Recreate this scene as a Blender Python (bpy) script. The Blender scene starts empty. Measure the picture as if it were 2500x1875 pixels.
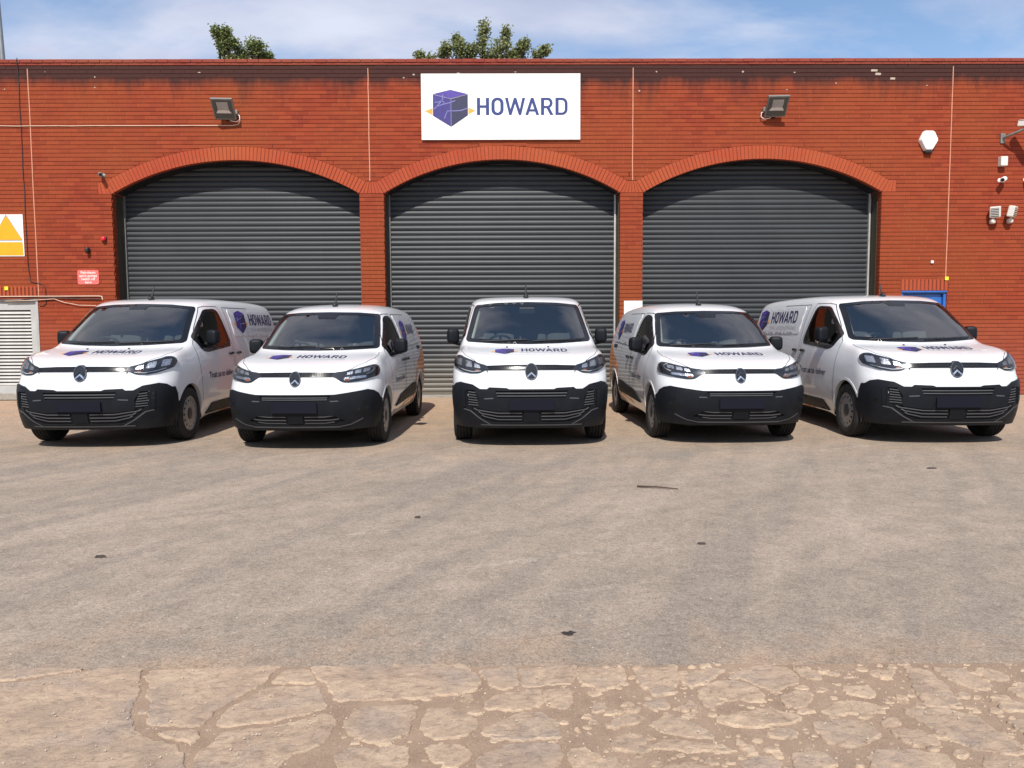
import bpy, bmesh, math, random
from math import sin, cos, pi, radians, sqrt, atan2, asin
from mathutils import Vector, Matrix, noise
from mathutils.bvhtree import BVHTree
from mathutils.geometry import delaunay_2d_cdt

scene = bpy.context.scene
C = scene.collection
random.seed(11)

# ------------------------------------------------------------------ camera
CAM_H = 1.425
cam_d = bpy.data.cameras.new('camera'); cam = bpy.data.objects.new('camera', cam_d); C.objects.link(cam)
cam_d.sensor_width = 36.0; cam_d.sensor_fit = 'HORIZONTAL'
cam_d.lens = 36.0 * 1850.0 / 2500.0
cam_d.clip_start = 0.05; cam_d.clip_end = 2000
_p, _y, _r = radians(4.2), radians(0.55), radians(0.28)
_fwd = Vector((sin(_y)*cos(_p), cos(_y)*cos(_p), -sin(_p)))
_r0 = Vector((cos(_y), -sin(_y), 0)); _u0 = _r0.cross(_fwd)
_right = cos(_r)*_r0 - sin(_r)*_u0
_up = _right.cross(_fwd)
cam.matrix_world = Matrix(((_right.x, _up.x, -_fwd.x, 0), (_right.y, _up.y, -_fwd.y, 0), (_right.z, _up.z, -_fwd.z, CAM_H), (0, 0, 0, 1)))
scene.camera = cam

# ------------------------------------------------------------------ light
SUN_EL, SUN_AZ = radians(48), radians(7)          # azimuth: from behind the camera, turned to its left
sun_dir = Vector((-sin(SUN_AZ)*cos(SUN_EL), -cos(SUN_AZ)*cos(SUN_EL), sin(SUN_EL)))
sun_d = bpy.data.lights.new('sun', 'SUN'); sun_d.energy = 4.6; sun_d.angle = radians(0.53); sun_d.color = (1.0, 0.955, 0.88)
sun = bpy.data.objects.new('sun', sun_d); C.objects.link(sun)
sun.rotation_euler = sun_dir.to_track_quat('Z', 'Y').to_euler(); sun.location = (0, 0, 30)

world = bpy.data.worlds.new('World'); scene.world = world; world.use_nodes = True
def build_world():
    nt = world.node_tree; N = nt.nodes; L = nt.links
    for n in list(N): N.remove(n)
    out = N.new('ShaderNodeOutputWorld'); bg = N.new('ShaderNodeBackground'); bg.inputs[1].default_value = 0.14
    sky = N.new('ShaderNodeTexSky'); sky.sky_type = 'NISHITA'; sky.sun_disc = False
    sky.sun_elevation = SUN_EL; sky.sun_rotation = radians(180) + SUN_AZ
    sky.air_density = 1.0; sky.dust_density = 0.2; sky.ozone_density = 2.0
    tc = N.new('ShaderNodeTexCoord')
    sep = N.new('ShaderNodeSeparateXYZ'); L.new(tc.outputs['Generated'], sep.inputs[0])
    zz = N.new('ShaderNodeMath'); zz.operation = 'MAXIMUM'; zz.inputs[1].default_value = 0.0; L.new(sep.outputs[2], zz.inputs[0])
    za = N.new('ShaderNodeMath'); za.operation = 'ADD'; za.inputs[1].default_value = 0.16; L.new(zz.outputs[0], za.inputs[0])
    dx = N.new('ShaderNodeMath'); dx.operation = 'DIVIDE'; L.new(sep.outputs[0], dx.inputs[0]); L.new(za.outputs[0], dx.inputs[1])
    dy = N.new('ShaderNodeMath'); dy.operation = 'DIVIDE'; L.new(sep.outputs[1], dy.inputs[0]); L.new(za.outputs[0], dy.inputs[1])
    cmb = N.new('ShaderNodeCombineXYZ'); L.new(dx.outputs[0], cmb.inputs[0]); L.new(dy.outputs[0], cmb.inputs[1])
    mp = N.new('ShaderNodeMapping'); mp.inputs['Rotation'].default_value = (0, 0, radians(-18)); mp.inputs['Scale'].default_value = (0.75, 1.15, 1); mp.inputs['Location'].default_value = (6.1, 12.0, 0)
    L.new(cmb.outputs[0], mp.inputs[0])
    n1 = N.new('ShaderNodeTexNoise'); n1.inputs['Scale'].default_value = 1.35; n1.inputs['Detail'].default_value = 9; n1.inputs['Roughness'].default_value = 0.58; n1.inputs['Distortion'].default_value = 0.35
    L.new(mp.outputs[0], n1.inputs['Vector'])
    r1 = N.new('ShaderNodeValToRGB'); r1.color_ramp.elements[0].position = 0.36; r1.color_ramp.elements[1].position = 0.57
    L.new(n1.outputs[0], r1.inputs[0])
    n2 = N.new('ShaderNodeTexNoise'); n2.inputs['Scale'].default_value = 2.6; n2.inputs['Detail'].default_value = 6
    L.new(mp.outputs[0], n2.inputs['Vector'])
    cc = N.new('ShaderNodeValToRGB')
    cc.color_ramp.elements[0].position = 0.3; cc.color_ramp.elements[0].color = (3.0, 3.3, 4.4, 1)
    cc.color_ramp.elements[1].position = 0.7; cc.color_ramp.elements[1].color = (4.9, 5.1, 5.9, 1)
    L.new(n2.outputs[0], cc.inputs[0])
    mx = N.new('ShaderNodeMix'); mx.data_type = 'RGBA'
    fm = N.new('ShaderNodeMath'); fm.operation = 'MULTIPLY'; fm.inputs[1].default_value = 0.88; L.new(r1.outputs[0], fm.inputs[0])
    L.new(fm.outputs[0], mx.inputs[0]); L.new(sky.outputs[0], mx.inputs[6]); L.new(cc.outputs[0], mx.inputs[7])
    L.new(mx.outputs[2], bg.inputs[0]); L.new(bg.outputs[0], out.inputs[0])
build_world()

scene.view_settings.view_transform = 'Standard'
scene.view_settings.look = 'None'
scene.view_settings.exposure = 0.25
scene.view_settings.gamma = 1.0
scene.view_settings.use_curve_mapping = False
scene.render.engine = 'CYCLES'
scene.cycles.max_bounces = 8
scene.cycles.transparent_max_bounces = 12
scene.cycles.caustics_reflective = False
scene.cycles.caustics_refractive = False
scene.cycles.use_denoising = True

# ------------------------------------------------------------------ materials
class NB:
    def __init__(s, name):
        s.m = bpy.data.materials.new(name); s.m.use_nodes = True
        s.t = s.m.node_tree; s.N = s.t.nodes; s.L = s.t.links
        s.b = s.N.get('Principled BSDF'); s.out = s.N.get('Material Output')
    def n(s, typ, **kw):
        nd = s.N.new('ShaderNode'+typ)
        for k, v in kw.items():
            if k.startswith('i_'): nd.inputs[k[2:].replace('_', ' ')].default_value = v
            else: setattr(nd, k, v)
        return nd
    def l(s, a, b): s.L.new(a, b)
    def noise(s, vec, scale, detail=4, rough=.55, dist=0):
        nd = s.n('TexNoise'); nd.inputs['Scale'].default_value = scale; nd.inputs['Detail'].default_value = detail
        nd.inputs['Roughness'].default_value = rough; nd.inputs['Distortion'].default_value = dist
        if vec is not None: s.l(vec, nd.inputs['Vector'])
        return nd.outputs[0]
    def ramp(s, fac, stops):
        r = s.n('ValToRGB'); e = r.color_ramp.elements
        while len(e) < len(stops): e.new(0.5)
        for el, (p, c) in zip(e, stops):
            el.position = p; el.color = c if len(c) == 4 else (*c, 1)
        s.l(fac, r.inputs[0]); return r.outputs[0]
    def mix(s, fac, a, b, mode='MIX'):
        m = s.n('Mix', data_type='RGBA', blend_type=mode)
        for sock, v in ((0, fac), (6, a), (7, b)):
            if hasattr(v, 'is_linked') or hasattr(v, 'links'): s.l(v, m.inputs[sock])
            elif sock == 0: m.inputs[0].default_value = v
            else: m.inputs[sock].default_value = (*v, 1) if len(v) == 3 else v
        return m.outputs[2]
    def math(s, op, a, b=None, clamp=False):
        m = s.n('Math', operation=op, use_clamp=clamp)
        for i, v in enumerate((a, b)):
            if v is None: continue
            if hasattr(v, 'links'): s.l(v, m.inputs[i])
            else: m.inputs[i].default_value = v
        return m.outputs[0]
    def bump(s, h, strength, dist=.01):
        bn = s.n('Bump'); bn.inputs['Strength'].default_value = strength; bn.inputs['Distance'].default_value = dist
        s.l(h, bn.inputs['Height']); s.l(bn.outputs[0], s.b.inputs['Normal'])
    def aniso(s, vec, ang, sl, sw, loc=(0, 0, 0)):
        a = s.n('Mapping'); a.inputs['Rotation'].default_value = (0, 0, radians(-ang)); a.inputs['Location'].default_value = loc; s.l(vec, a.inputs[0])
        b = s.n('Mapping'); b.inputs['Scale'].default_value = (sl, sw, 1); s.l(a.outputs[0], b.inputs[0]); return b.outputs[0]
    def pos(s): return s.n('NewGeometry').outputs['Position']
    def obj(s): return s.n('TexCoord').outputs['Object']

def simple(name, col, rough=.6, metal=0., coat=0., var=.12, scale=6., spec=.5, bump=0., bscale=200.):
    k = NB(name); p = k.obj()
    f = k.noise(p, scale, 5)
    c = k.mix(k.ramp(f, [(.3, (0, 0, 0)), (.7, (1, 1, 1))]), tuple(x*(1-var) for x in col), tuple(min(1, x*(1+var)) for x in col))
    k.l(c, k.b.inputs['Base Color'])
    k.b.inputs['Roughness'].default_value = rough; k.b.inputs['Metallic'].default_value = metal
    k.b.inputs['Coat Weight'].default_value = coat; k.b.inputs['Coat Roughness'].default_value = .04
    k.b.inputs['Specular IOR Level'].default_value = spec
    if bump: k.bump(k.noise(p, bscale, 3), bump, .004)
    return k.m

M = {}
def brick_mat(name, cols, stain=True):
    k = NB(name); P = k.pos()
    at = k.n('Attribute', attribute_name='tone').outputs['Fac']
    oi = k.n('ObjectInfo').outputs['Random']
    rnd = k.math('FRACT', k.math('ADD', at, k.math('MULTIPLY', oi, 7.31)))
    col = k.ramp(rnd, [(0, cols[0]), (.35, cols[1]), (.7, cols[2]), (1, cols[3])])
    big = k.noise(P, .55, 4)
    col = k.mix(k.ramp(big, [(.35, (0, 0, 0)), (.7, (1, 1, 1))]), col, (cols[1][0]*1.05, cols[1][1]*1.45, cols[1][2]*1.15), 'MIX')
    fine = k.noise(P, 60, 6, .7)
    col = k.mix(.55, col, k.ramp(fine, [(.25, (.45, .42, .42)), (.75, (1, 1, 1))]), 'MULTIPLY')
    sep = k.n('SeparateXYZ'); k.l(P, sep.inputs[0])
    if stain:
        # soot and algae washed down from the coping, ragged lower edge
        mp = k.n('Mapping'); mp.inputs['Scale'].default_value = (1.6, 1, .28); k.l(P, mp.inputs[0])
        st = k.noise(mp.outputs[0], 1.1, 7, .68)
        zz = k.math('SUBTRACT', sep.outputs[2], 5.75)
        a = k.math('ADD', k.math('ADD', k.math('MULTIPLY', zz, .62), k.math('MULTIPLY', k.math('MAXIMUM', k.math('SUBTRACT', sep.outputs[2], 6.28), 0.), 2.2)), k.math('MULTIPLY', k.math('SUBTRACT', st, .5), 1.9))
        a = k.math('MULTIPLY', a, 1.0, True)
        f = k.ramp(a, [(.22, (0, 0, 0)), (.85, (.93, .93, .93))])
        col = k.mix(f, col, (.036, .017, .016))
        # lime flecks, mostly high up
        fl = k.noise(P, 7.5, 2, .4)
        g = k.math('ADD', fl, k.math('MULTIPLY', k.math('MULTIPLY', zz, .06), 1., True))
        f2 = k.ramp(g, [(.835, (0, 0, 0)), (.85, (.7, .7, .7))])
        col = k.mix(f2, col, (.62, .52, .44))
        # dustier, pinker low down
        z2 = k.ramp(k.math('ADD', k.math('MULTIPLY', sep.outputs[2], .4), k.math('MULTIPLY', k.noise(P, 1.2, 4), .6)), [(.35, (.55, .55, .55)), (1., (0, 0, 0))])
        col = k.mix(z2, col, (.27, .082, .055))
    k.l(col, k.b.inputs['Base Color'])
    k.b.inputs['Roughness'].default_value = .85; k.b.inputs['Specular IOR Level'].default_value = .25
    k.bump(k.noise(P, 45, 6, .7), .5, .003)
    return k.m
M['brick'] = brick_mat('brick_red', [(.240, .037, .017), (.290, .045, .018), (.330, .060, .022), (.265, .043, .020)])
M['arch'] = brick_mat('brick_arch', [(.370, .056, .027), (.405, .067, .030), (.385, .061, .028), (.425, .073, .033)], False)
M['coping'] = brick_mat('brick_coping', [(.22, .038, .028), (.27, .050, .035), (.245, .044, .031), (.30, .062, .043)], False)
k = NB('mortar'); P = k.pos()
k.l(k.ramp(k.noise(P, 3, 5), [(.3, (.13, .024, .013)), (.7, (.23, .050, .026))]), k.b.inputs['Base Color']); k.b.inputs['Roughness'].default_value = .95
k.bump(k.noise(P, 90, 4), .5, .0015); M['mortar'] = k.m
M['perpend'] = brick_mat('mortar_perpend', [(.34, .082, .046), (.34, .084, .047), (.35, .086, .048), (.34, .082, .046)])
M['concrete'] = simple('concrete', (.30, .27, .235), .9, var=.2, scale=9, bump=.4, bscale=70)
M['joint'] = simple('joint_sealant', (.55, .25, .16), .8, var=.15)

def shutter_mat():
    k = NB('shutter_steel'); P = k.pos()
    f = k.noise(P, 1.3, 6, .6)
    mp = k.n('Mapping'); mp.inputs['Scale'].default_value = (9, 9, .7); k.l(P, mp.inputs[0])
    st = k.noise(mp.outputs[0], 1.0, 5, .6)
    c = k.mix(k.ramp(f, [(.3, (0, 0, 0)), (.7, (1, 1, 1))]), (.034, .038, .043), (.042, .046, .051))
    c = k.mix(k.ramp(st, [(.60, (0, 0, 0)), (.85, (.10, .10, .10))]), c, (.12, .115, .105))
    sep = k.n('SeparateXYZ'); k.l(P, sep.inputs[0])
    dz = k.math('ADD', k.math('MULTIPLY', sep.outputs[2], -1.2), k.math('ADD', k.math('MULTIPLY', f, .8), .75), True)
    c = k.mix(k.ramp(dz, [(0, (0, 0, 0)), (1, (.7, .7, .7))]), c, (.20, .175, .14))   # paler, brownish foot: light reflected off the ground, painted into the steel
    k.l(c, k.b.inputs['Base Color']); k.b.inputs['Roughness'].default_value = .45; k.b.inputs['Specular IOR Level'].default_value = .3
    k.bump(k.noise(P, 8, 3), .06, .004)
    return k.m
M['shutter'] = shutter_mat()
M['rail_light'] = simple('rail_galvanised', (.55, .54, .52), .45, .4)
M['rail_dark'] = simple('rail_dark', (.055, .055, .06), .5)
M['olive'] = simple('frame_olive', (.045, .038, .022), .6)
M['white_board'] = simple('sign_white', (.80, .80, .79), .45, var=.03, scale=2)
M['print_blue'] = simple('print_blue', (.012, .030, .16), .5, var=.08)
M['print_navy'] = simple('print_navy', (.022, .020, .075), .5, var=.08)
M['print_violet'] = simple('print_violet', (.032, .022, .17), .5, var=.2, scale=12)
M['print_violet_dark'] = simple('print_violet_dark', (.016, .017, .060), .5, var=.2, scale=12)
M['print_violet_light'] = simple('print_violet_light', (.060, .034, .26), .5, var=.15, scale=12)
M['print_line'] = simple('print_line', (.17, .16, .40), .5)
M['print_orange'] = simple('print_orange', (.80, .33, .045), .5, var=.1)
M['print_grey'] = simple('print_grey', (.40, .40, .42), .5)
M['livery_orange'] = simple('livery_orange', (.66, .20, .02), .4, coat=.6, var=.15)
M['yellow'] = simple('sign_yellow', (.82, .34, .004), .5, var=.05)
M['yellow_tag'] = simple('tag_yellow', (.85, .70, .03), .5)
M['pink_red'] = simple('sign_red', (.72, .135, .12), .5, var=.08)
M['sign_text'] = simple('sign_text', (.80, .72, .68), .5)
M['alu'] = simple('aluminium_grey', (.20, .195, .18), .5, .3)
M['led_face'] = simple('led_face', (.36, .34, .32), .4)
M['louvre_slat'] = simple('louvre_slat', (.44, .43, .40), .5, var=.1)
M['lamp_glass'] = simple('lamp_glass', (.055, .06, .06), .12, spec=.7)
M['reflector'] = simple('reflector', (.72, .72, .70), .25, .3)
M['lamp_chrome'] = simple('lamp_chrome', (.85, .87, .90), .30, 1., var=.3, scale=40, bump=1., bscale=55)
M['offwhite'] = simple('offwhite_plastic', (.66, .63, .57), .5, var=.08)
M['patch_mortar'] = simple('patch_mortar', (.40, .33, .27), .9, var=.2, scale=20)
M['white_plastic'] = simple('white_plastic', (.82, .81, .78), .4, var=.04)
M['black'] = simple('black_plastic', (.012, .012, .013), .5)
M['cable_black'] = simple('cable_black', (.03, .022, .02), .6)
M['cable_pale'] = simple('cable_pale', (.62, .45, .34), .6)
M['red_lens'] = simple('beacon_red', (.62, .012, .03), .3)
M['blue_paint'] = simple('door_blue', (.018, .12, .42), .4, var=.12, coat=.3)
M['louvre'] = simple('louvre_grey', (.40, .40, .385), .5, var=.12, scale=3)
M['metal_frame'] = simple('frame_metal', (.48, .48, .47), .4, .5)
M['bark'] = simple('bark', (.10, .075, .055), .9, var=.3, bump=.5, bscale=30)
M['pole'] = simple('pole_grey', (.22, .24, .25), .5, .5)
M['twig'] = simple('twig', (.07, .045, .03), .9)
M['pebble_dark'] = simple('debris_dark', (.055, .042, .036), .9, var=.3, scale=40)
M['pebble_pale'] = simple('debris_pale', (.44, .36, .28), .9, var=.25, scale=40)
M['oil'] = simple('oil_stain', (.030, .024, .020), .55)

def leaf_mat(name, col):
    k = NB(name)
    at = k.n('Attribute', attribute_name='tone').outputs['Fac']
    c = k.ramp(at, [(0, tuple(x*.6 for x in col)), (.5, col), (1, (col[0]*1.6, col[1]*1.35, col[2]*1.2))])
    k.l(c, k.b.inputs['Base Color']); k.b.inputs['Roughness'].default_value = .5
    tr = k.n('BsdfTranslucent'); k.l(c, tr.inputs[0])
    ms = k.n('MixShader'); ms.inputs[0].default_value = .3
    k.l(k.b.outputs[0], ms.inputs[1]); k.l(tr.outputs[0], ms.inputs[2]); k.l(ms.outputs[0], k.out.inputs[0])
    return k.m
M['leaf'] = leaf_mat('leaf_green', (.145, .185, .062))
M['leaf2'] = leaf_mat('leaf_olive', (.185, .215, .085))

def tarmac_mat():
    k = NB('tarmac_dusty'); P = k.pos()
    sep = k.n('SeparateXYZ'); k.l(P, sep.inputs[0])
    a = k.noise(P, .45, 6, .62)
    t1 = k.noise(k.aniso(P, 66, .16, 1.5), 1.5, 5, .6, .35)         # tyre tracks swinging in towards the doors
    t2 = k.noise(k.aniso(P, 28, .14, 1.5, (3, 7, 0)), 1.2, 5, .6, .4)
    c = k.ramp(a, [(.30, (0.271, 0.221, 0.174)), (.55, (0.309, 0.250, 0.200)), (.75, (0.344, 0.274, 0.215))])
    c = k.mix(k.ramp(t1, [(.37, (.75, .75, .75)), (.52, (0, 0, 0))]), c, (0.229, 0.193, 0.161))
    c = k.mix(k.ramp(t2, [(.38, (.6, .6, .6)), (.52, (0, 0, 0))]), c, (0.241, 0.200, 0.162))
    c = k.mix(k.ramp(t1, [(.58, (0, 0, 0)), (.74, (.5, .5, .5))]), c, (0.399, 0.328, 0.263))
    # sandy silt gathered towards the building
    sil = k.math('ADD', k.math('MULTIPLY', k.math('SUBTRACT', sep.outputs[1], 7.6), .16), k.math('MULTIPLY', k.math('SUBTRACT', k.noise(P, 1.1, 6, .68), .5), 1.9), True)
    c = k.mix(k.math('MULTIPLY', sil, .75), c, (0.431, 0.300, 0.199))
    # patches of rusty soil near the broken paving
    nr = k.math('ADD', k.math('MULTIPLY', k.math('SUBTRACT', 3.75, sep.outputs[1]), 1.1), k.math('MULTIPLY', k.math('SUBTRACT', k.noise(P, 2.3, 6, .7), .58), 3.2), True)
    c = k.mix(k.math('MULTIPLY', nr, .65), c, (.34, .225, .145))
    # pale scuffs
    sc = k.noise(k.aniso(P, 22, .13, 1.6, (.3, 4.25, 0)), 1.6, 3, .5, .2)
    brk = k.noise(P, 18, 4, .7)
    c = k.mix(k.math('MULTIPLY', k.ramp(sc, [(.66, (0, 0, 0)), (.74, (1, 1, 1))]), k.ramp(brk, [(.40, (0, 0, 0)), (.62, (.42, .42, .42))])), c, (.50, .44, .37))
    # aggregate
    sp = k.noise(P, 130, 3, .75); sp2 = k.noise(P, 38, 5, .8)
    c = k.mix(.7, c, k.ramp(sp, [(.32, (.42, .41, .40)), (.5, (1, 1, 1)), (.68, (1.5, 1.46, 1.4))]), 'MULTIPLY')
    mot = k.noise(P, 4.5, 6, .68)
    c = k.mix(.8, c, k.ramp(mot, [(.30, (.80, .80, .80)), (.5, (1., 1., 1.)), (.70, (1.14, 1.13, 1.12))]), 'MULTIPLY')
    c = k.mix(.62, c, k.ramp(sp2, [(.32, (.50, .50, .50)), (.5, (1.0, 1.0, 1.0)), (.68, (1.32, 1.3, 1.26))]), 'MULTIPLY')
    vo = k.n('TexVoronoi'); vo.inputs['Scale'].default_value = 26; k.l(P, vo.inputs['Vector'])
    sepc = k.n('SeparateColor'); k.l(vo.outputs['Color'], sepc.inputs[0])
    pick = k.math('GREATER_THAN', sepc.outputs[0], .97); near = k.math('LESS_THAN', vo.outputs['Distance'], .13)
    c = k.mix(k.math('MULTIPLY', k.math('MULTIPLY', pick, near), .7), c, (.56, .50, .43))
    pick2 = k.math('LESS_THAN', sepc.outputs[1], .02)
    c = k.mix(k.math('MULTIPLY', k.math('MULTIPLY', pick2, near), .8), c, (.07, .055, .045))
    k.l(c, k.b.inputs['Base Color']); k.b.inputs['Roughness'].default_value = .92; k.b.inputs['Specular IOR Level'].default_value = .2
    h = k.math('ADD', k.math('MULTIPLY', sp, .5), k.math('MULTIPLY', sp2, .7))
    k.bump(h, .6, .0035)
    return k.m
M['tarmac'] = tarmac_mat()

def dirt_mat():
    k = NB('packed_dirt'); P = k.pos()
    c = k.ramp(k.noise(P, 6, 6, .65), [(.3, (.245, .172, .122)), (.7, (.34, .245, .175))])
    c = k.mix(.7, c, k.ramp(k.noise(P, 150, 4, .75), [(.28, (.5, .5, .5)), (.5, (1, 1, 1)), (.75, (1.35, 1.3, 1.25))]), 'MULTIPLY')
    k.l(c, k.b.inputs['Base Color']); k.b.inputs['Roughness'].default_value = .95; k.b.inputs['Specular IOR Level'].default_value = .15
    k.bump(k.noise(P, 110, 5, .75), .8, .004); return k.m
M['dirt'] = dirt_mat()

def slab_mat():
    k = NB('worn_slab'); P = k.pos()
    oi = k.n('ObjectInfo').outputs['Random']
    st = k.aniso(P, 8, 1, 1.5)
    n1 = k.noise(st, 4.2, 9, .72, .6)
    c = k.ramp(n1, [(.30, (.33, .242, .185)), (.44, (.43, .315, .228)), (.57, (.52, .383, .272)), (.72, (.61, .465, .335))])
    n2 = k.noise(P, 3.1, 7, .68)
    c = k.mix(k.ramp(n2, [(.50, (0, 0, 0)), (.66, (.7, .7, .7))]), c, (.35, .282, .242))
    n3 = k.noise(st, 22, 10, .80, .6)
    c = k.mix(.95, c, k.ramp(n3, [(.34, (.50, .46, .43)), (.47, (.95, .95, .95)), (.66, (1.32, 1.28, 1.22))]), 'MULTIPLY')
    # pale broken rims where the edge has spalled
    g = k.n('NewGeometry'); sx = k.n('SeparateXYZ'); k.l(g.outputs['Normal'], sx.inputs[0])
    brk = k.ramp(k.noise(P, 9, 6, .7), [(.42, (0, 0, 0)), (.58, (1, 1, 1))])
    rim = k.math('MULTIPLY', k.ramp(sx.outputs[2], [(.60, (.85, .85, .85)), (.97, (0, 0, 0))]), brk)
    c = k.mix(rim, c, (.64, .495, .35))
    c = k.mix(.5, c, k.ramp(k.noise(P, 170, 4, .8), [(.3, (.55, .55, .55)), (.5, (1, 1, 1)), (.7, (1.25, 1.25, 1.22))]), 'MULTIPLY')
    c = k.mix(k.math('MULTIPLY', oi, .22), c, (.40, .305, .235))
    k.l(c, k.b.inputs['Base Color']); k.b.inputs['Roughness'].default_value = .9; k.b.inputs['Specular IOR Level'].default_value = .2
    h = k.math('ADD', k.math('MULTIPLY', n3, 1.), k.math('MULTIPLY', k.noise(P, 120, 5, .8), .5))
    k.bump(h, 1., .010); return k.m
M['slab'] = slab_mat()

# vans
def paint_mat():
    k = NB('van_white_paint'); P = k.obj()
    c = k.ramp(k.noise(P, 1.7, 5), [(.3, (.635, .645, .66)), (.7, (.665, .672, .68))])
    sep = k.n('SeparateXYZ'); k.l(P, sep.inputs[0])
    d = k.math('ADD', k.math('MULTIPLY', sep.outputs[2], -1.6), k.math('ADD', k.math('MULTIPLY', k.noise(P, 4, 6, .7), .9), .35), True)
    c = k.mix(k.math('MULTIPLY', d, .35), c, (.42, .36, .29))
    k.l(c, k.b.inputs['Base Color']); k.b.inputs['Roughness'].default_value = .35
    k.b.inputs['Coat Weight'].default_value = .9; k.b.inputs['Coat Roughness'].default_value = .03
    return k.m
M['paint'] = paint_mat()
def bumper_mat():
    k = NB('van_black_bumper'); P = k.obj()
    c = k.ramp(k.noise(P, 5, 5), [(.3, (.0055, .0065, .0095)), (.7, (.009, .0105, .014))])
    sep = k.n('SeparateXYZ'); k.l(P, sep.inputs[0])
    d = k.math('ADD', k.math('MULTIPLY', sep.outputs[2], -2.6), k.math('ADD', k.math('MULTIPLY', k.noise(P, 5, 6, .7), .8), .65), True)
    c = k.mix(k.math('MULTIPLY', d, .45), c, (.040, .037, .032))
    k.l(c, k.b.inputs['Base Color']); k.b.inputs['Roughness'].default_value = .5; k.b.inputs['Specular IOR Level'].default_value = .17
    k.bump(k.noise(P, 500, 2), .12, .002)
    return k.m
M['bumper'] = bumper_mat()
M['gloss_black'] = simple('gloss_black', (.012, .013, .016), .14, spec=.25)
M['recess'] = simple('recess_black', (.006, .006, .007), .8, spec=.2)
M['slat_black'] = simple('slat_black', (.065, .068, .075), .38, spec=.55)
M['plate'] = simple('plate_blank', (.010, .011, .018), .8, spec=.06, var=.02)
M['chrome'] = simple('chrome', (.75, .76, .78), .15, 1.0, var=.03)
M['satin_chrome'] = simple('satin_chrome', (.55, .55, .56), .3, 1.0, var=.03)
M['ring_chrome'] = simple('ring_chrome', (.22, .23, .25), .25, 1.0, var=.03)
M['emblem_black'] = simple('emblem_dark', (.014, .015, .018), .2, spec=.6)
M['lamp_black'] = simple('lamp_housing', (.020, .022, .028), .18, spec=.6)
M['amber'] = simple('indicator_amber', (.34, .11, .04), .3)
M['tyre'] = simple('tyre_rubber', (.022, .021, .020), .85, var=.25, scale=12, spec=.25)
M['rim'] = simple('rim_silver', (.30, .30, .30), .4, .6, var=.1)
M['rim_dark'] = simple('rim_dark', (.07, .072, .076), .4, .5, var=.1)
M['hub'] = simple('hub_dark', (.02, .02, .021), .5)
M['interior'] = simple('interior_grey', (.085, .088, .092), .7)
M['seat'] = simple('seat_fabric', (.11, .115, .12), .9)
M['bulkhead'] = simple('bulkhead_grey', (.26, .265, .27), .7)
M['pillar'] = simple('pillar_trim', (.52, .54, .51), .6)
M['under'] = simple('underbody', (.012, .012, .012), .9)
def glass_mat(name, tint, ior):
    k = NB(name)
    k.N.remove(k.b)
    tr = k.n('BsdfTransparent'); tr.inputs[0].default_value = (*tint, 1)
    gl = k.n('BsdfGlossy'); gl.inputs['Roughness'].default_value = .015; gl.inputs[0].default_value = (1, .94, .86, 1)
    fr = k.n('Fresnel'); fr.inputs['IOR'].default_value = ior
    ms = k.n('MixShader'); k.l(fr.outputs[0], ms.inputs[0]); k.l(tr.outputs[0], ms.inputs[1]); k.l(gl.outputs[0], ms.inputs[2])
    k.l(ms.outputs[0], k.out.inputs[0]); return k.m
M['screen_glass'] = glass_mat('windscreen_glass', (.76, .83, .81), 2.9)
M['side_glass'] = glass_mat('side_glass', (.16, .20, .195), 1.7)
M['lens'] = glass_mat('lamp_lens', (.9, .92, .95), 1.5)

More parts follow.
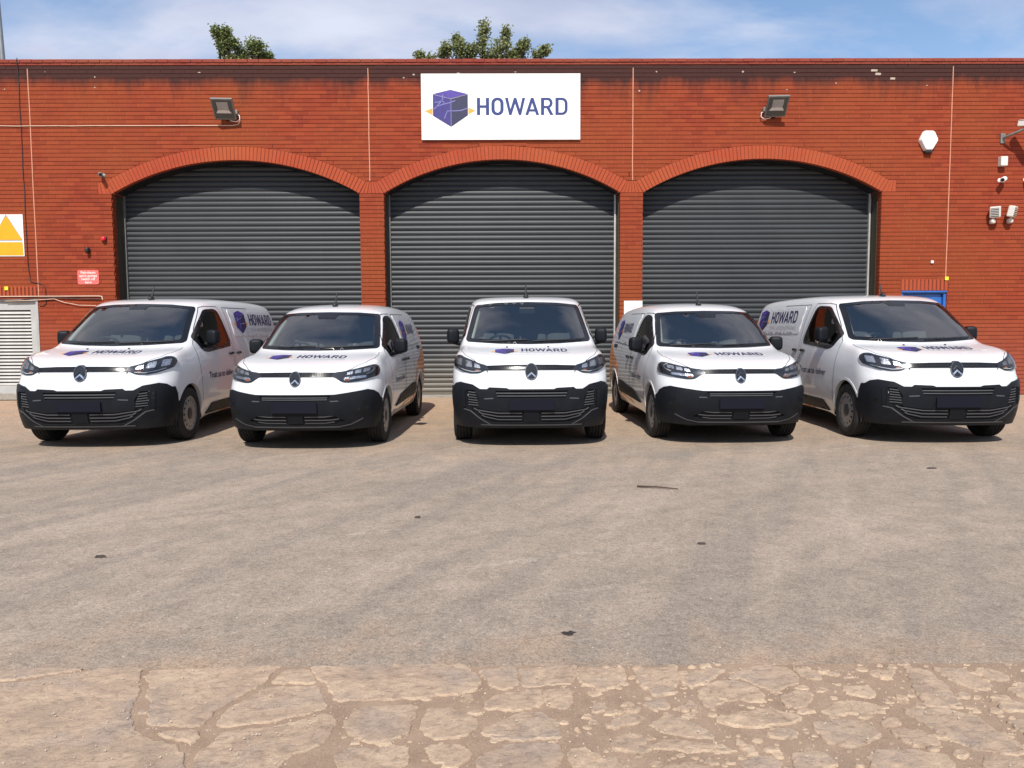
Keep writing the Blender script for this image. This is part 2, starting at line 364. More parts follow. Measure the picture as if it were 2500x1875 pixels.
# ------------------------------------------------------------------ helpers
def link(o, parent=None):
    C.objects.link(o)
    if parent is not None: o.parent = parent
    return o
def tag(o, label=None, cat=None, group=None, kind=None):
    if label: o['label'] = label
    if cat: o['category'] = cat
    if group: o['group'] = group
    if kind: o['kind'] = kind
    return o
def empty(name, loc=(0, 0, 0), parent=None):
    o = bpy.data.objects.new(name, None); o.location = loc; o.empty_display_size = .2
    return link(o, parent)
def smooth(me, flag=True):
    me.polygons.foreach_set('use_smooth', [flag]*len(me.polygons))
class MB:
    """collects geometry of ONE mesh object"""
    def __init__(s): s.v = []; s.f = []; s.tone = []; s.sm = []
    def add(s, verts, faces, tone=0., sm=False):
        o = len(s.v); s.v += [tuple(p) for p in verts]
        for f in faces: s.f.append([i+o for i in f]); s.tone.append(tone); s.sm.append(sm)
    def box(s, x0, x1, y0, y1, z0, z1, tone=0., mat=None):
        vs = [Vector(p) for p in ((x0,y0,z0),(x1,y0,z0),(x1,y1,z0),(x0,y1,z0),(x0,y0,z1),(x1,y0,z1),(x1,y1,z1),(x0,y1,z1))]
        if mat is not None: vs = [mat @ p for p in vs]
        s.add(vs, [(0,3,2,1),(4,5,6,7),(0,1,5,4),(1,2,6,5),(2,3,7,6),(3,0,4,7)], tone)
    def bbox(s, x0, x1, y0, y1, z0, z1, b=.01, mat=None, tone=0.):
        """box with chamfered edges"""
        bm = bmesh.new(); bmesh.ops.create_cube(bm, size=1)
        for v in bm.verts: v.co = Vector(((x0+x1)/2+v.co.x*(x1-x0), (y0+y1)/2+v.co.y*(y1-y0), (z0+z1)/2+v.co.z*(z1-z0)))
        bmesh.ops.bevel(bm, geom=list(bm.edges), offset=b, segments=2, affect='EDGES', profile=.6)
        bm.verts.index_update()
        s.add([(mat @ v.co) if mat is not None else v.co.copy() for v in bm.verts], [[v.index for v in f.verts] for f in bm.faces], tone)
        bm.free()
    def tube(s, pts, r, n=8, cap=True, sm=True):
        pts = [Vector(p) for p in pts]; R = r if isinstance(r, (list, tuple)) else [r]*len(pts)
        rings = []; prev = None
        for i, p in enumerate(pts):
            d = (pts[min(i+1, len(pts)-1)] - pts[max(i-1, 0)]).normalized()
            if prev is None:
                a = Vector((0, 0, 1)) if abs(d.z) < .9 else Vector((1, 0, 0))
                u = d.cross(a).normalized()
            else: u = (prev - d*prev.dot(d)).normalized()
            prev = u; w = d.cross(u)
            rings.append([p + (u*cos(2*pi*k/n) + w*sin(2*pi*k/n))*R[i] for k in range(n)])
        vs = [q for rr in rings for q in rr]; fs = []
        for i in range(len(pts)-1):
            for k in range(n):
                a, b = i*n+k, i*n+(k+1) % n
                fs.append((a, a+n, b+n, b))
        s.add(vs, fs, 0, sm)
        if cap:
            s.add(rings[0], [list(range(n))], 0); s.add(rings[-1], [list(range(n))[::-1]], 0)
    def lathe(s, prof, axis='x', n=40, origin=(0, 0, 0), sm=True):
        """prof: list of (a, r) along the axis"""
        o = Vector(origin); vs = []; fs = []; m = len(prof)
        for k in range(n):
            t = 2*pi*k/n
            for a, r in prof:
                p = {'x': Vector((a, r*cos(t), r*sin(t))), 'y': Vector((r*cos(t), a, r*sin(t))), 'z': Vector((r*cos(t), r*sin(t), a))}[axis]
                vs.append(o+p)
        for k in range(n):
            for j in range(m-1):
                a = k*m+j; b = ((k+1) % n)*m+j
                fs.append((a, b, b+1, a+1))
        s.add(vs, fs, 0, sm)
    def super(s, c, size, e=.45, n=20, m=12, mat=None):
        """rounded block (superellipsoid)"""
        f = lambda w, q: (1 if w >= 0 else -1)*abs(w)**q
        vs = []; fs = []
        for j in range(m+1):
            t = -pi/2 + pi*j/m
            for i in range(n):
                u = 2*pi*i/n
                p = Vector((size[0]*f(cos(t), e)*f(cos(u), e), size[1]*f(cos(t), e)*f(sin(u), e), size[2]*f(sin(t), e)))+Vector(c)
                vs.append(mat @ p if mat is not None else p)
        for j in range(m):
            for i in range(n):
                a = j*n+i; b = j*n+(i+1) % n
                fs.append((a, b, b+n, a+n))
        s.add(vs, fs, 0, True)
    def build(s, name, mat, parent=None, loc=None, merge=False):
        me = bpy.data.meshes.new(name); me.from_pydata(s.v, [], s.f)
        me.polygons.foreach_set('use_smooth', s.sm)
        if any(s.tone):
            a = me.attributes.new('tone', 'FLOAT', 'FACE'); a.data.foreach_set('value', s.tone)
        if mat is not None: me.materials.append(M[mat] if isinstance(mat, str) else mat)
        me.update()
        o = bpy.data.objects.new(name, me)
        if loc is not None: o.location = loc
        return link(o, parent)
def same(name, me, parent=None, loc=(0, 0, 0), rot=(0, 0, 0), scale=(1, 1, 1)):
    o = bpy.data.objects.new(name, me); o.location = loc; o.rotation_euler = rot; o.scale = scale
    return link(o, parent)
def copy_tree(o, parent=None):
    c = o.copy(); C.objects.link(c); c.parent = parent
    for ch in list(o.children): copy_tree(ch, c)
    return c

def inpoly(p, poly):
    x, y = p; r = False; j = len(poly)-1
    for i in range(len(poly)):
        xi, yi = poly[i]; xj, yj = poly[j]
        if (yi > y) != (yj > y) and x < (xj-xi)*(y-yi)/(yj-yi)+xi: r = not r
        j = i
    return r
def densify(poly, step, closed=True):
    out = []; n = len(poly)
    for i in range(n if closed else n-1):
        a = Vector(poly[i]); b = Vector(poly[(i+1) % n]); k = max(1, int((b-a).length/step+.5))
        for j in range(k): out.append(tuple(a.lerp(b, j/k)))
    if not closed: out.append(tuple(poly[-1]))
    return out
def rounded(poly, r, seg=4):
    """round the corners of a polygon"""
    out = []; n = len(poly)
    for i in range(n):
        p0, p, p1 = Vector(poly[i-1]), Vector(poly[i]), Vector(poly[(i+1) % n])
        a = (p0-p); b = (p1-p); k = min(r, a.length*.45, b.length*.45)
        A = p+a.normalized()*k; B = p+b.normalized()*k
        for j in range(seg+1):
            t = j/seg; out.append(tuple((1-t)**2*A+2*t*(1-t)*p+t*t*B))
    return out
def area2(poly): return sum(poly[i-1][0]*poly[i][1]-poly[i][0]*poly[i-1][1] for i in range(len(poly)))
def tri2d(outer, holes=(), grid=None, jitter=0):
    """triangulate a polygon with holes and optional interior grid -> pts, tris, boundary loops"""
    if area2(outer) < 0: outer = outer[::-1]
    pts = []; edges = []; loops = []
    for lp in [outer]+list(holes):
        o = len(pts); pts += [Vector(p) for p in lp]; m = len(lp)
        edges += [(o+i, o+(i+1) % m) for i in range(m)]
        loops.append(lp)
    if grid:
        xs = [p[0] for p in outer]; ys = [p[1] for p in outer]
        nx = int((max(xs)-min(xs))/grid)+1; ny = int((max(ys)-min(ys))/grid)+1
        for i in range(nx+1):
            for j in range(ny+1):
                q = (min(xs)+i*grid+(grid*.5 if j % 2 else 0), min(ys)+j*grid)
                if inpoly(q, outer) and not any(inpoly(q, h) for h in holes):
                    if all((Vector(q)-p).length > grid*.4 for p in pts[:sum(len(l) for l in loops)]): pts.append(Vector(q))
    res = delaunay_2d_cdt(pts, edges, [], 0, 1e-6)
    V, F = res[0], res[2]; T = []
    for f in F:
        c = sum((V[i] for i in f), Vector((0, 0)))/len(f)
        if inpoly(c, outer) and not any(inpoly(c, h) for h in holes):
            a, b, d = (V[i] for i in f[:3])
            T.append(tuple(f) if (b-a).cross(d-a) > 0 else tuple(f[::-1]))
    return V, T
def bedges(T):
    cnt = {}
    for t in T:
        for i in range(len(t)):
            a, b = t[i], t[(i+1) % len(t)]; cnt[(a, b)] = 1
    return [e for e in cnt if (e[1], e[0]) not in cnt]
def plate2d(mb, outer, holes, to3, d0, d1, grid=None):
    """flat plate between depths d0 (front) and d1 (back): to3(x, y, d)"""
    V, T = tri2d(outer, holes, grid)
    n = len(V)
    mb.add([to3(p.x, p.y, d0) for p in V], T)
    be = bedges(T)
    vs = []; fs = []
    for a, b in be:
        o = len(vs); vs += [to3(V[a].x, V[a].y, d0), to3(V[b].x, V[b].y, d0), to3(V[b].x, V[b].y, d1), to3(V[a].x, V[a].y, d1)]
        fs.append((o, o+3, o+2, o+1))
    mb.add(vs, fs)

# glyphs of the depot's name: unit height, condensed grotesque
def arc(cx, cy, rx, ry, a0, a1, n=8): return [(cx+rx*cos(radians(a0+(a1-a0)*i/n)), cy+ry*sin(radians(a0+(a1-a0)*i/n))) for i in range(n+1)]
T_ = .185
def stad(x0, x1, y0, y1, r): return arc(x1-r, y0+r, r, r, -90, 0)+arc(x1-r, y1-r, r, r, 0, 90)+arc(x0+r, y1-r, r, r, 90, 180)+arc(x0+r, y0+r, r, r, 180, 270)
GLY = {
 'H': (.70, [[(0,0),(T_,0),(T_,.42),(.70-T_,.42),(.70-T_,0),(.70,0),(.70,1),(.70-T_,1),(.70-T_,.57),(T_,.57),(T_,1),(0,1)]], []),
 'O': (.70, [stad(0,.70,-.012,1.012,.33)], [stad(T_,.70-T_,.14,.86,.18)]),
 'W': (1.16, [[(.235,0),(.37,0),(.58,.66),(.79,0),(.925,0),(1.16,1),(.99,1),(.85,.34),(.65,1),(.51,1),(.31,.34),(.17,1),(0,1)]], []),
 'A': (.80, [[(0,0),(.17,0),(.24,.20),(.56,.20),(.63,0),(.80,0),(.475,1),(.325,1)]], [[(.285,.335),(.515,.335),(.40,.70)]]),
 'R': (.70, [[(0,0),(T_,0),(T_,.39),(.33,.39),(.53,0),(.72,0),(.50,.43)]+arc(.40,.70,.27,.30,-60,90)+[(.36,1),(0,1)]], [[(T_,.53),(.37,.53)]+arc(.38,.695,.13,.165,-90,90)+[(T_,.86)]]),
 'D': (.70, [[(0,0),(.36,0)]+arc(.37,.33,.33,.33,-90,0)+arc(.37,.67,.33,.33,0,90)+[(.36,1),(0,1)]], [[(T_,.14),(.36,.14)]+arc(.36,.32,.175,.18,-90,0)+arc(.36,.68,.175,.18,0,90)+[(T_,.86)]]),
}
def word(x, y, w, h, text='HOWARD', gap=.13):
    """list of (outer, holes) scaled into the box x, y, w, h"""
    kern = {'OW': -.05, 'WA': -.13, 'AR': -.03}
    kn = lambda i: gap+kern.get(text[i:i+2], 0)
    tot = sum(GLY[c][0] for c in text)+sum(kn(i) for i in range(len(text)-1)); sx = w/tot; out = []; cx = 0
    for i, c in enumerate(text):
        gw, o, hs = GLY[c]
        f = lambda lp: [(x+(cx+p[0])*sx, y+p[1]*h) for p in lp]
        out.append((f(o[0]), [f(hh) for hh in hs])); cx += gw+kn(i)
    return out
def cube_logo(x, y, w, h):
    """the cracked-cube mark: dict of material -> list of polygons, in the box x, y, w, h"""
    q = lambda a, b: (x+a*w, y+b*h)
    P = {}
    P['print_violet_light'] = [[q(0, .885), q(.515, .765), q(1, .885), q(.5, 1)]]
    P['print_violet'] = [[q(0, .30), q(.515, 0), q(.515, .755), q(0, .875)]]
    P['print_violet_dark'] = [[q(.52, 0), q(1, .31), q(1, .875), q(.52, .755)]]
    P['print_orange'] = [[q(-.235, .425), q(-.012, .51), q(-.012, .32)], [q(1.012, .52), q(1.215, .44), q(1.012, .335)]]
    def ln(pts, t=.013):
        out = []
        for (a, b) in zip(pts, pts[1:]):
            A, B = Vector(q(*a)), Vector(q(*b)); n = Vector((-(B-A).y, (B-A).x)).normalized()*t*w
            out.append([tuple(A+n), tuple(A-n), tuple(B-n), tuple(B+n)])
        return out
    P['print_line'] = ln([(.28, .87), (.28, .75), (.25, .70), (.03, .47)]) + ln([(.05, .66), (.17, .67), (.25, .71), (.32, .66), (.32, .63)]) + ln([(.14, .56), (.30, .61), (.50, .655), (.64, .71)]) + ln([(.32, .21), (.41, .43), (.60, .43), (.80, .44), (.99, .50)])
    return P
def font_mesh(text, size, offset=0.0):
    cu = bpy.data.curves.new('lettering', 'FONT'); cu.body = text; cu.size = size; cu.offset = offset; cu.resolution_u = 3
    ob = bpy.data.objects.new('lettering', cu); C.objects.link(ob)
    dg = bpy.context.evaluated_depsgraph_get(); me = bpy.data.meshes.new_from_object(ob.evaluated_get(dg))
    vs = [(v.co.x, v.co.y) for v in me.vertices]; fs = [list(p.vertices) for p in me.polygons]
    bpy.data.objects.remove(ob); bpy.data.curves.remove(cu); bpy.data.meshes.remove(me)
    return vs, fs

# ================================================================== SETTING
WY = 15.7                       # outer face of the brick wall
REC = .42                       # how far the shutters stand behind it
ZS = 4.18                       # springing of the arches
CP = ZS/51                      # brick course
ARCH = [(-5.45, 2.51, .67), (-.03, 2.41, .67), (5.30, 2.45, .67)]      # centre, half span, rise
TH = .27
def arc_geo(a):
    cx, hs, ri = a; R = (hs*hs+ri*ri)/(2*ri); return cx, hs, R, ZS+ri-R, asin(hs/R)
X0, X1 = -13.5, 13.8
ZTOP = CP*82
BL0, BL1 = -8.23, 8.04          # outer ends of the soldier blocks at the springing
ZB = ZS+3*CP

def plane(name, x0, x1, y0, y1, z, mat, nx=1, ny=1):
    mb = MB(); vs = []; fs = []
    for j in range(ny+1):
        for i in range(nx+1): vs.append((x0+(x1-x0)*i/nx, y0+(y1-y0)*j/ny, z))
    for j in range(ny):
        for i in range(nx): a = j*(nx+1)+i; fs.append((a, a+1, a+nx+2, a+nx+1))
    mb.add(vs, fs); return mb.build(name, mat)
tag(plane('ground', -400, 400, -300, 600, -.012, 'tarmac'), kind='structure')

# ------------------------------------------------------------------ broken paving in the foreground
def pix_ground(u, v):
    """only used once, to turn surveyed joints of the paving into metres"""
    d = _fwd + _right*((u-1250)/1850) - _up*((v-937.5)/1850); t = -CAM_H/d.z
    return (d.x*t, d.y*t)
SL = [
 [(0,160),(240,148),(375,152),(150,188),(0,206)],
 [(0,222),(150,203),(420,158),(600,152),(612,190),(605,270),(575,305),(565,360),(580,415),(640,450),(755,480),(790,515),(800,575),(790,640),(0,660),(-220,640),(-220,240)],
 [(648,156),(980,146),(1240,138),(1185,158),(1140,208),(1050,262),(950,318),(880,392),(850,400),(700,398),(645,392),(640,335),(660,290),(640,255)],
 [(1160,228),(1378,228),(1398,292),(1420,320),(1320,348),(1180,378),(970,404),(925,388),(972,336),(1070,280)],
 [(1178,200),(1236,156),(1318,150),(1362,188),(1376,214),(1178,212)],
 [(1352,144),(1850,136),(2015,140),(2062,192),(2062,238),(1978,262),(1800,284),(1450,292),(1420,235),(1366,182)],
 [(655,432),(850,414),(866,440),(838,476),(780,462)],
 [(965,424),(1200,398),(1412,342),(1445,366),(1448,402),(1418,440),(1392,476),(1240,536),(1190,590),(830,610),(848,516),(935,456)],
 [(1510,344),(1565,318),(1815,306),(1772,392),(1762,440),(1650,472),(1565,458),(1500,428),(1492,380)],
 [(1808,398),(1838,326),(1955,318),(2050,362),(2068,398),(2015,442),(1900,462),(1838,434)],
 [(2076,158),(2215,140),(2240,164),(2244,216),(2206,240),(2132,234),(2100,196)],
 [(1500,486),(1640,500),(1758,484),(1772,536),(1720,610),(1470,620),(1450,540)],
 [(1836,486),(2005,480),(2040,520),(1996,566),(1862,560)],
 [(2104,412),(2176,408),(2205,438),(2124,448)],[(2086,300),(2140,262),(2190,268),(2200,320),(2110,330)],
]
SB = [
 [(44,152),(268,136),(274,170),(246,210),(64,224)],[(292,154),(476,152),(488,180),(446,234),(400,238),(306,212)],[(4,262),(116,246),(124,306),(20,330),(-56,326),(-92,282)],
 [(146,248),(256,244),(272,290),(236,320),(154,312)],[(536,162),(696,154),(714,190),(694,254),(622,260),(566,228)],[(736,182),(850,154),(914,162),(868,192),(782,238),(746,210)],
 [(966,170),(1082,136),(1190,150),(1230,205),(1168,232),(1124,238),(1016,198)],[(1214,152),(1326,162),(1346,188),(1276,202)],[(816,250),(864,214),(960,206),(1054,234),(1072,278),(1036,294),(960,280),(870,314),(836,306)],
 [(1166,270),(1222,250),(1294,258),(1284,306),(1232,324),(1176,306)],[(1350,342),(1424,296),(1536,300),(1606,338),(1500,350),(1394,350)],[(900,370),(964,346),(1120,331),(1222,358),(1240,378),(1058,404),(966,400)],
 [(1318,388),(1404,380),(1534,386),(1572,430),(1534,464),(1442,484),(1356,460),(1318,420)],[(1650,430),(1702,411),(1796,434),(1850,476),(1816,484),(1706,470)],[(1712,336),(1850,331),(1996,356),(2094,424),(2186,488),(2170,512),(2000,494),(1906,456),(1808,400)],
 [(1706,154),(1814,174),(1892,250),(1920,298),(1876,313),(1786,308),(1746,230)],[(1832,150),(1946,156),(2060,216),(2050,238),(1984,234),(1886,190)],[(2002,154),(2076,154),(2158,190),(2126,204),(2056,186)],
 [(2096,302),(2160,291),(2222,312),(2222,334),(2134,334)],[(2138,238),(2230,221),(2272,242),(2272,286),(2186,271)],[(608,390),(682,356),(756,374),(842,420),(866,444),(760,444),(646,426)],
 [(426,468),(502,436),(574,454),(582,506),(540,518),(446,500)],[(618,498),(654,456),(800,475),(912,484),(928,514),(800,509),(704,504)],[(1088,430),(1162,410),(1232,423),(1214,450),(1134,450)],
 [(1548,530),(1652,506),(1846,525),(1890,560),(1846,610),(1654,614),(1566,580)],[(998,547),(1080,526),(1170,552),(1146,604),(1026,604)],[(1218,532),(1300,507),(1382,533),(1402,560),(1330,604),(1236,604)],
 [(6,362),(100,346),(184,383),(192,446),(100,454),(-56,450),(-112,420)],[(-16,484),(184,476),(198,540),(146,610),(-100,610),(-142,540)],[(336,311),(388,300),(414,320),(380,340),(336,332)],
 [(408,396),(462,366),(536,351),(552,370),(500,395),(434,410)],[(1428,234),(1520,230),(1570,251),(1554,276),(1456,266)],[(1536,164),(1652,155),(1662,178),(1584,190)],[(846,542),(906,560),(880,577),(842,568)],
 [(628,582),(760,566),(870,592),(704,622)],[(956,454),(998,455),(1014,486),(982,481)],[(2146,382),(2256,376),(2292,420),(2240,444),(2186,419)],[(2038,542),(2120,526),(2222,553),(2222,610),(2056,610)],
 [(1896,512),(1958,506),(1982,530),(1932,545)],[(250,500),(330,490),(350,540),(290,580),(240,560)],[(300,560),(410,545),(480,585),(420,620),(320,615)],[(560,300),(640,285),(690,310),(620,335)],[(760,285),(800,300),(815,330),(770,318)],
 [(1590,375),(1660,360),(1680,395),(1610,405)],[(2250,470),(2330,450),(2380,520),(2300,560),(2235,520)],[(2290,160),(2420,150),(2440,230),(2320,235)],[(2300,300),(2420,280),(2460,360),(2330,370)],
]
def px_poly(poly, ox): return [pix_ground(ox+u/1.7696, 1550+v/1.7696) for u, v in poly]
def grow(p, k):
    c = (sum(q[0] for q in p)/len(p), sum(q[1] for q in p)/len(p)); return [(c[0]+(q[0]-c[0])*k, c[1]+(q[1]-c[1])*k) for q in p]
stones = [grow(px_poly(p, 0), 1.018) for p in SL]+[grow(px_poly(p, 1250), 1.15) for p in SB]
rs = random.Random(5)
for side_ in (-1, 1):                                     # paving beyond the sides of the picture
    for i in range(42):
        c = Vector((side_*(2.62+.30*(i//6)+rs.random()*.08), 2.28+.15*(i % 6)+rs.random()*.03)); rr = rs.uniform(.10, .14); n = 8
        if c.y > 3.0: c.y = 3.0
        stones.append([(c.x+rr*1.2*cos(2*pi*q/n)*rs.uniform(.8, 1.1), c.y+rr*.55*sin(2*pi*q/n)*rs.uniform(.8, 1.1)) for q in range(n)])
for i in range(34):                                       # paving nearer than the picture's lower edge
    c = Vector((-2.6+5.3*((i % 17)+rs.random()*.5)/17, 2.16-.24*(i//17)-rs.random()*.05))
    rr = rs.uniform(.09, .13); n = 8
    stones.append([(c.x+rr*1.15*cos(2*pi*q/n)*rs.uniform(.8, 1.1), c.y+rr*.72*sin(2*pi*q/n)*rs.uniform(.8, 1.1)) for q in range(n)])
paving = MB()
strip = [(-7, 3.15)]+[(-7+14*i/60, 3.105+.02*noise.noise((i*.9, 3.1, 0))-.004*(-7+14*i/60)) for i in range(1, 60)]+[(7, 3.05), (7, 1.2), (-7, 1.2)]
V, T = tri2d(densify(strip, .12), (), .2)
paving.add([(p.x, p.y, .002+.006*noise.noise((p.x*4, p.y*4, 0))) for p in V], T)
pav = tag(paving.build('broken_paving', 'dirt'), kind='structure')
def stone_mesh(poly, seed):
    if area2(poly) < 0: poly = poly[::-1]
    out = densify(rounded(poly, .014, 1), .011)
    o2 = []
    n = len(out)
    for i, p in enumerate(out):
        a = Vector(out[i-1]); b = Vector(out[(i+1) % n]); nn = Vector(((b-a).y, -(b-a).x)).normalized()
        k = .012*noise.noise((p[0]*14, p[1]*14, seed)) + .010*noise.noise((p[0]*40, p[1]*40, seed)) + .006*noise.noise((p[0]*95, p[1]*95, seed))
        o2.append(Vector(p)+nn*k)
    c = sum(o2, Vector((0, 0)))/n
    big = max((p-c).length for p in o2)
    hgt = .006+.006*rs.random()
    mb = MB()
    def ring(ins, z):
        r = []
        for i, p in enumerate(o2):
            a = o2[i-1]; b = o2[(i+1) % n]; nn = Vector(((b-a).y, -(b-a).x)).normalized()
            q = p-nn*ins*(1+.8*noise.noise((p.x*30, p.y*30, seed+3)))
            r.append((q.x, q.y, z))
        return r
    r0 = ring(-.003, -.008); r1 = ring(.0015, hgt*.7); r2 = ring(.006, hgt)
    vs = r0+r1+r2; fs = []
    for lv in range(2):
        for i in range(n):
            a = lv*n+i; b = lv*n+(i+1) % n; fs.append((a, b, b+n, a+n))
    mb.add(vs, fs, 0, False)
    try:
        V, T = tri2d([(p[0], p[1]) for p in r2], (), .035)
        mb.add([(p.x, p.y, hgt+(.0035*noise.noise((p.x*9, p.y*9, seed))+.0025*noise.noise((p.x*28, p.y*28, seed)) if not any(abs(p.x-q[0])+abs(p.y-q[1]) < 1e-5 for q in r2) else 0)) for p in V], T, 0, True)
    except Exception: pass
    return mb
for i, p in enumerate(stones): stone_mesh(p, i*1.7).build('paving_stone', 'slab', pav)
# grit lying in the joints
gm = MB(); rg = random.Random(3)
for i in range(2600):
    x = rg.uniform(-2.4, 2.5); y = rg.uniform(2.15, 3.12)
    if i % 3 and any(inpoly((x, y), p) for p in stones): continue
    r = rg.choice((.0016, .002, .0025, .003, .0042)); z = .003+(.013 if any(inpoly((x, y), p) for p in stones) else 0); a = rg.random()*6
    b = [(x+r*cos(a+q*1.571)*rg.uniform(.8, 1.4), y+r*sin(a+q*1.571)*rg.uniform(.7, 1.1), z-.002) for q in range(4)]
    gm.add(b+[(x+r*.2, y, z+r*.9)], [(0,1,4),(1,2,4),(2,3,4),(3,0,4)])
rub = MB(); rr_ = random.Random(17)
for i in range(1500):
    x = rr_.uniform(-2.3, 2.5); y = rr_.uniform(2.15, 3.10)
    if rr_.random() > (.10 if x < -.9 else .35 if x < .1 else .95): continue
    if any(inpoly((x, y), p) for p in stones) and rr_.random() < .93: continue
    r = rr_.choice((.006, .008, .010, .013, .018, .026)); n = 7; a = rr_.random()*6; h = r*rr_.uniform(.25, .5)
    ol = [(x+r*1.3*cos(a+2*pi*q/n)*rr_.uniform(.65, 1.15), y+r*.8*sin(a+2*pi*q/n)*rr_.uniform(.65, 1.15)) for q in range(n)]
    rub.add([(p[0], p[1], -.001) for p in ol]+[(x+(p[0]-x)*.72, y+(p[1]-y)*.72, h+rr_.uniform(0, .003)) for p in ol], [(q, (q+1) % n, n+(q+1) % n, n+q) for q in range(n)]+[list(range(n, 2*n))])
tag(rub.build('rubble', 'slab', pav), kind='stuff')
go = gm.build('gravel', 'pebble_pale', pav); tag(go, kind='stuff')

# ------------------------------------------------------------------ the depot building
bld = tag(empty('depot_building', (0, WY, 0)), 'long red brick depot with three arched doorways closed by grey shutters', 'building')
def W(x, z, d=0.): return (x, d, z)             # building space: x, depth behind the face, height
def arch_x(a, z, R):
    cx, hs, Ri, zc, ph = arc_geo(a); t = R*R-(z-zc)**2
    return sqrt(t) if t > 0 else 0
DOOR = (8.22, 9.17, 2.16)                       # blue door: x0, x1, top
LOUV = (-10.75, -9.55, 2.07)
LINT = [(8.20, 9.19, 2.16), (-10.9, -9.56, 2.10)]
def openings(z0, z1):
    """x intervals of the wall that are NOT brick at this course"""
    out = []; zm = (z0+z1)/2
    if zm < ZS: out += [(cx-hs, cx+hs) for cx, hs, ri in ARCH]
    elif zm < ZB: out.append((BL0, BL1))
    for x0, x1, zt in ((DOOR[0], DOOR[1], DOOR[2]), (LOUV[0], LOUV[1], LOUV[2])):
        if zm < zt: out.append((x0, x1))
    for x0, x1, zt in LINT:
        if zt <= zm < zt+.235: out.append((x0, x1))
    return sorted(out)
# mortar: recessed sheet, with the upright joints brought nearly flush course by course
mort = MB()
for x0_, x1_, z0_, z1_ in ((X0, -10.75, 0, ZTOP), (-10.7499, -9.551, 2.07, ZTOP), (-9.55, BL0+.1, 0, ZTOP), (BL1-.1, 8.22, 0, ZTOP), (8.2201, 9.169, 2.16, ZTOP), (9.17, X1, 0, ZTOP)): mort.box(x0_, x1_, .011, .32, z0_, z1_)
mort.box(BL0+.1, BL1-.1, .0111, .32, 5.14, ZTOP-.001)
mort.box(-2.93, -2.45, .0142, .40, 0, ZS-.001); mort.box(2.39, 2.84, .0142, .40, 0, ZS-.001)
for a in ARCH:                                   # spandrel sheets round each arch
    cx, hs, Ri, zc, ph = arc_geo(a); Re = Ri+TH*.5
    n = 40; vs = []; fs = []
    for i in range(n+1):
        x = cx-hs-.32+(2*hs+.64)*i/n
        t = Re*Re-(x-cx)**2; z = max(ZS+.02, zc+sqrt(max(t, 0)))
        vs += [(x, .0115, z), (x, .0115, 5.16)]
    for i in range(n): fs.append((2*i, 2*i+2, 2*i+3, 2*i+1))
    mort.add(vs, fs)
wall = mort.build('wall', 'mortar', bld)
bricks = []                                      # (poly, course)
BLN = .2455; BH = CP-.0085
rb = random.Random(21)
strips = MB()
ncourse = 82
for c in range(ncourse):
    z0 = c*CP+.00425; z1 = z0+BH
    free = []; x = X0
    for a, b in openings(z0, z1):
        if a > x: free.append((x, a))
        x = max(x, b)
    free.append((x, X1))
    for (fa, fb) in free:
        strips.add([], [])
        st = X0+(.5*BLN if c % 2 else 0)+.02*rb.uniform(-1, 1)-BLN
        k0 = int((fa-st)/BLN)-1; xx = st+k0*BLN
        while xx < fb:
            ja = rb.uniform(-.004, .004)
            xa, xb = max(xx+.004+ja, fa+.001), min(xx+BLN-.005+ja, fb-.001); xx += BLN
            if xb-xa < .03: continue
            poly = [(xa, z0), (xb, z0), (xb, z1), (xa, z1)]
            if z1 > ZB-.01:
                for a in ARCH:
                    cx, hs, Ri, zc, ph = arc_geo(a); Re = Ri+TH+.004
                    if min(abs(xa-cx), abs(xb-cx)) > hs+.4 and not (xa < cx < xb): continue
                    if all((px-cx)**2+(pz-zc)**2 >= Re*Re for px, pz in poly): continue
                    u = Vector(((xa+xb)/2-cx, (z0+z1)/2-zc)).normalized(); new = []
                    sd = [((px-cx)*u.x+(pz-zc)*u.y)-Re for px, pz in poly]
                    for i in range(len(poly)):
                        p, q, sp_, sq = poly[i-1], poly[i], sd[i-1], sd[i]
                        if (sp_ < 0) != (sq < 0):
                            t = sp_/(sp_-sq); new.append((p[0]+(q[0]-p[0])*t, p[1]+(q[1]-p[1])*t))
                        if sq >= 0: new.append(q)
                    poly = new
                    if len(poly) < 3: break
            if len(poly) < 3 or abs(area2(poly))/2 < .0012: continue
            bricks.append(poly)
            # upright joint beside the brick
            if len(poly) == 4 and xb < fb-.02:
                strips.add([(xb-.001, .0042, z0), (xb+.011, .0042, z0), (xb+.011, .0042, z1), (xb-.001, .0042, z1), (xb-.001, .02, z0), (xb+.011, .02, z0), (xb+.011, .02, z1), (xb-.001, .02, z1)], [(0,1,2,3), (4,5,1,0), (3,2,6,7)])
strips.build('perpend_joint', 'perpend', wall)['kind'] = 'stuff'
def brick_faces(poly, f, dpt=.03, ch=.0025):
    """front face with a small chamfer and the sides going back"""
    n = len(poly); cx = sum(p[0] for p in poly)/n; cz = sum(p[1] for p in poly)/n
    ins = [(p[0]+(cx-p[0])/max(abs(cx-p[0]), 1e-6)*min(ch, abs(cx-p[0])), p[1]+(cz-p[1])/max(abs(cz-p[1]), 1e-6)*min(ch, abs(cz-p[1]))) for p in poly]
    vs = [(p[0], f, p[1]) for p in ins]+[(p[0], f+ch, p[1]) for p in poly]+[(p[0], f+dpt, p[1]) for p in poly]
    fs = [list(range(n))]
    for lv in range(2):
        for i in range(n):
            a = lv*n+i; b = lv*n+(i+1) % n; fs.append((a, a+n, b+n, b))
    return vs, fs
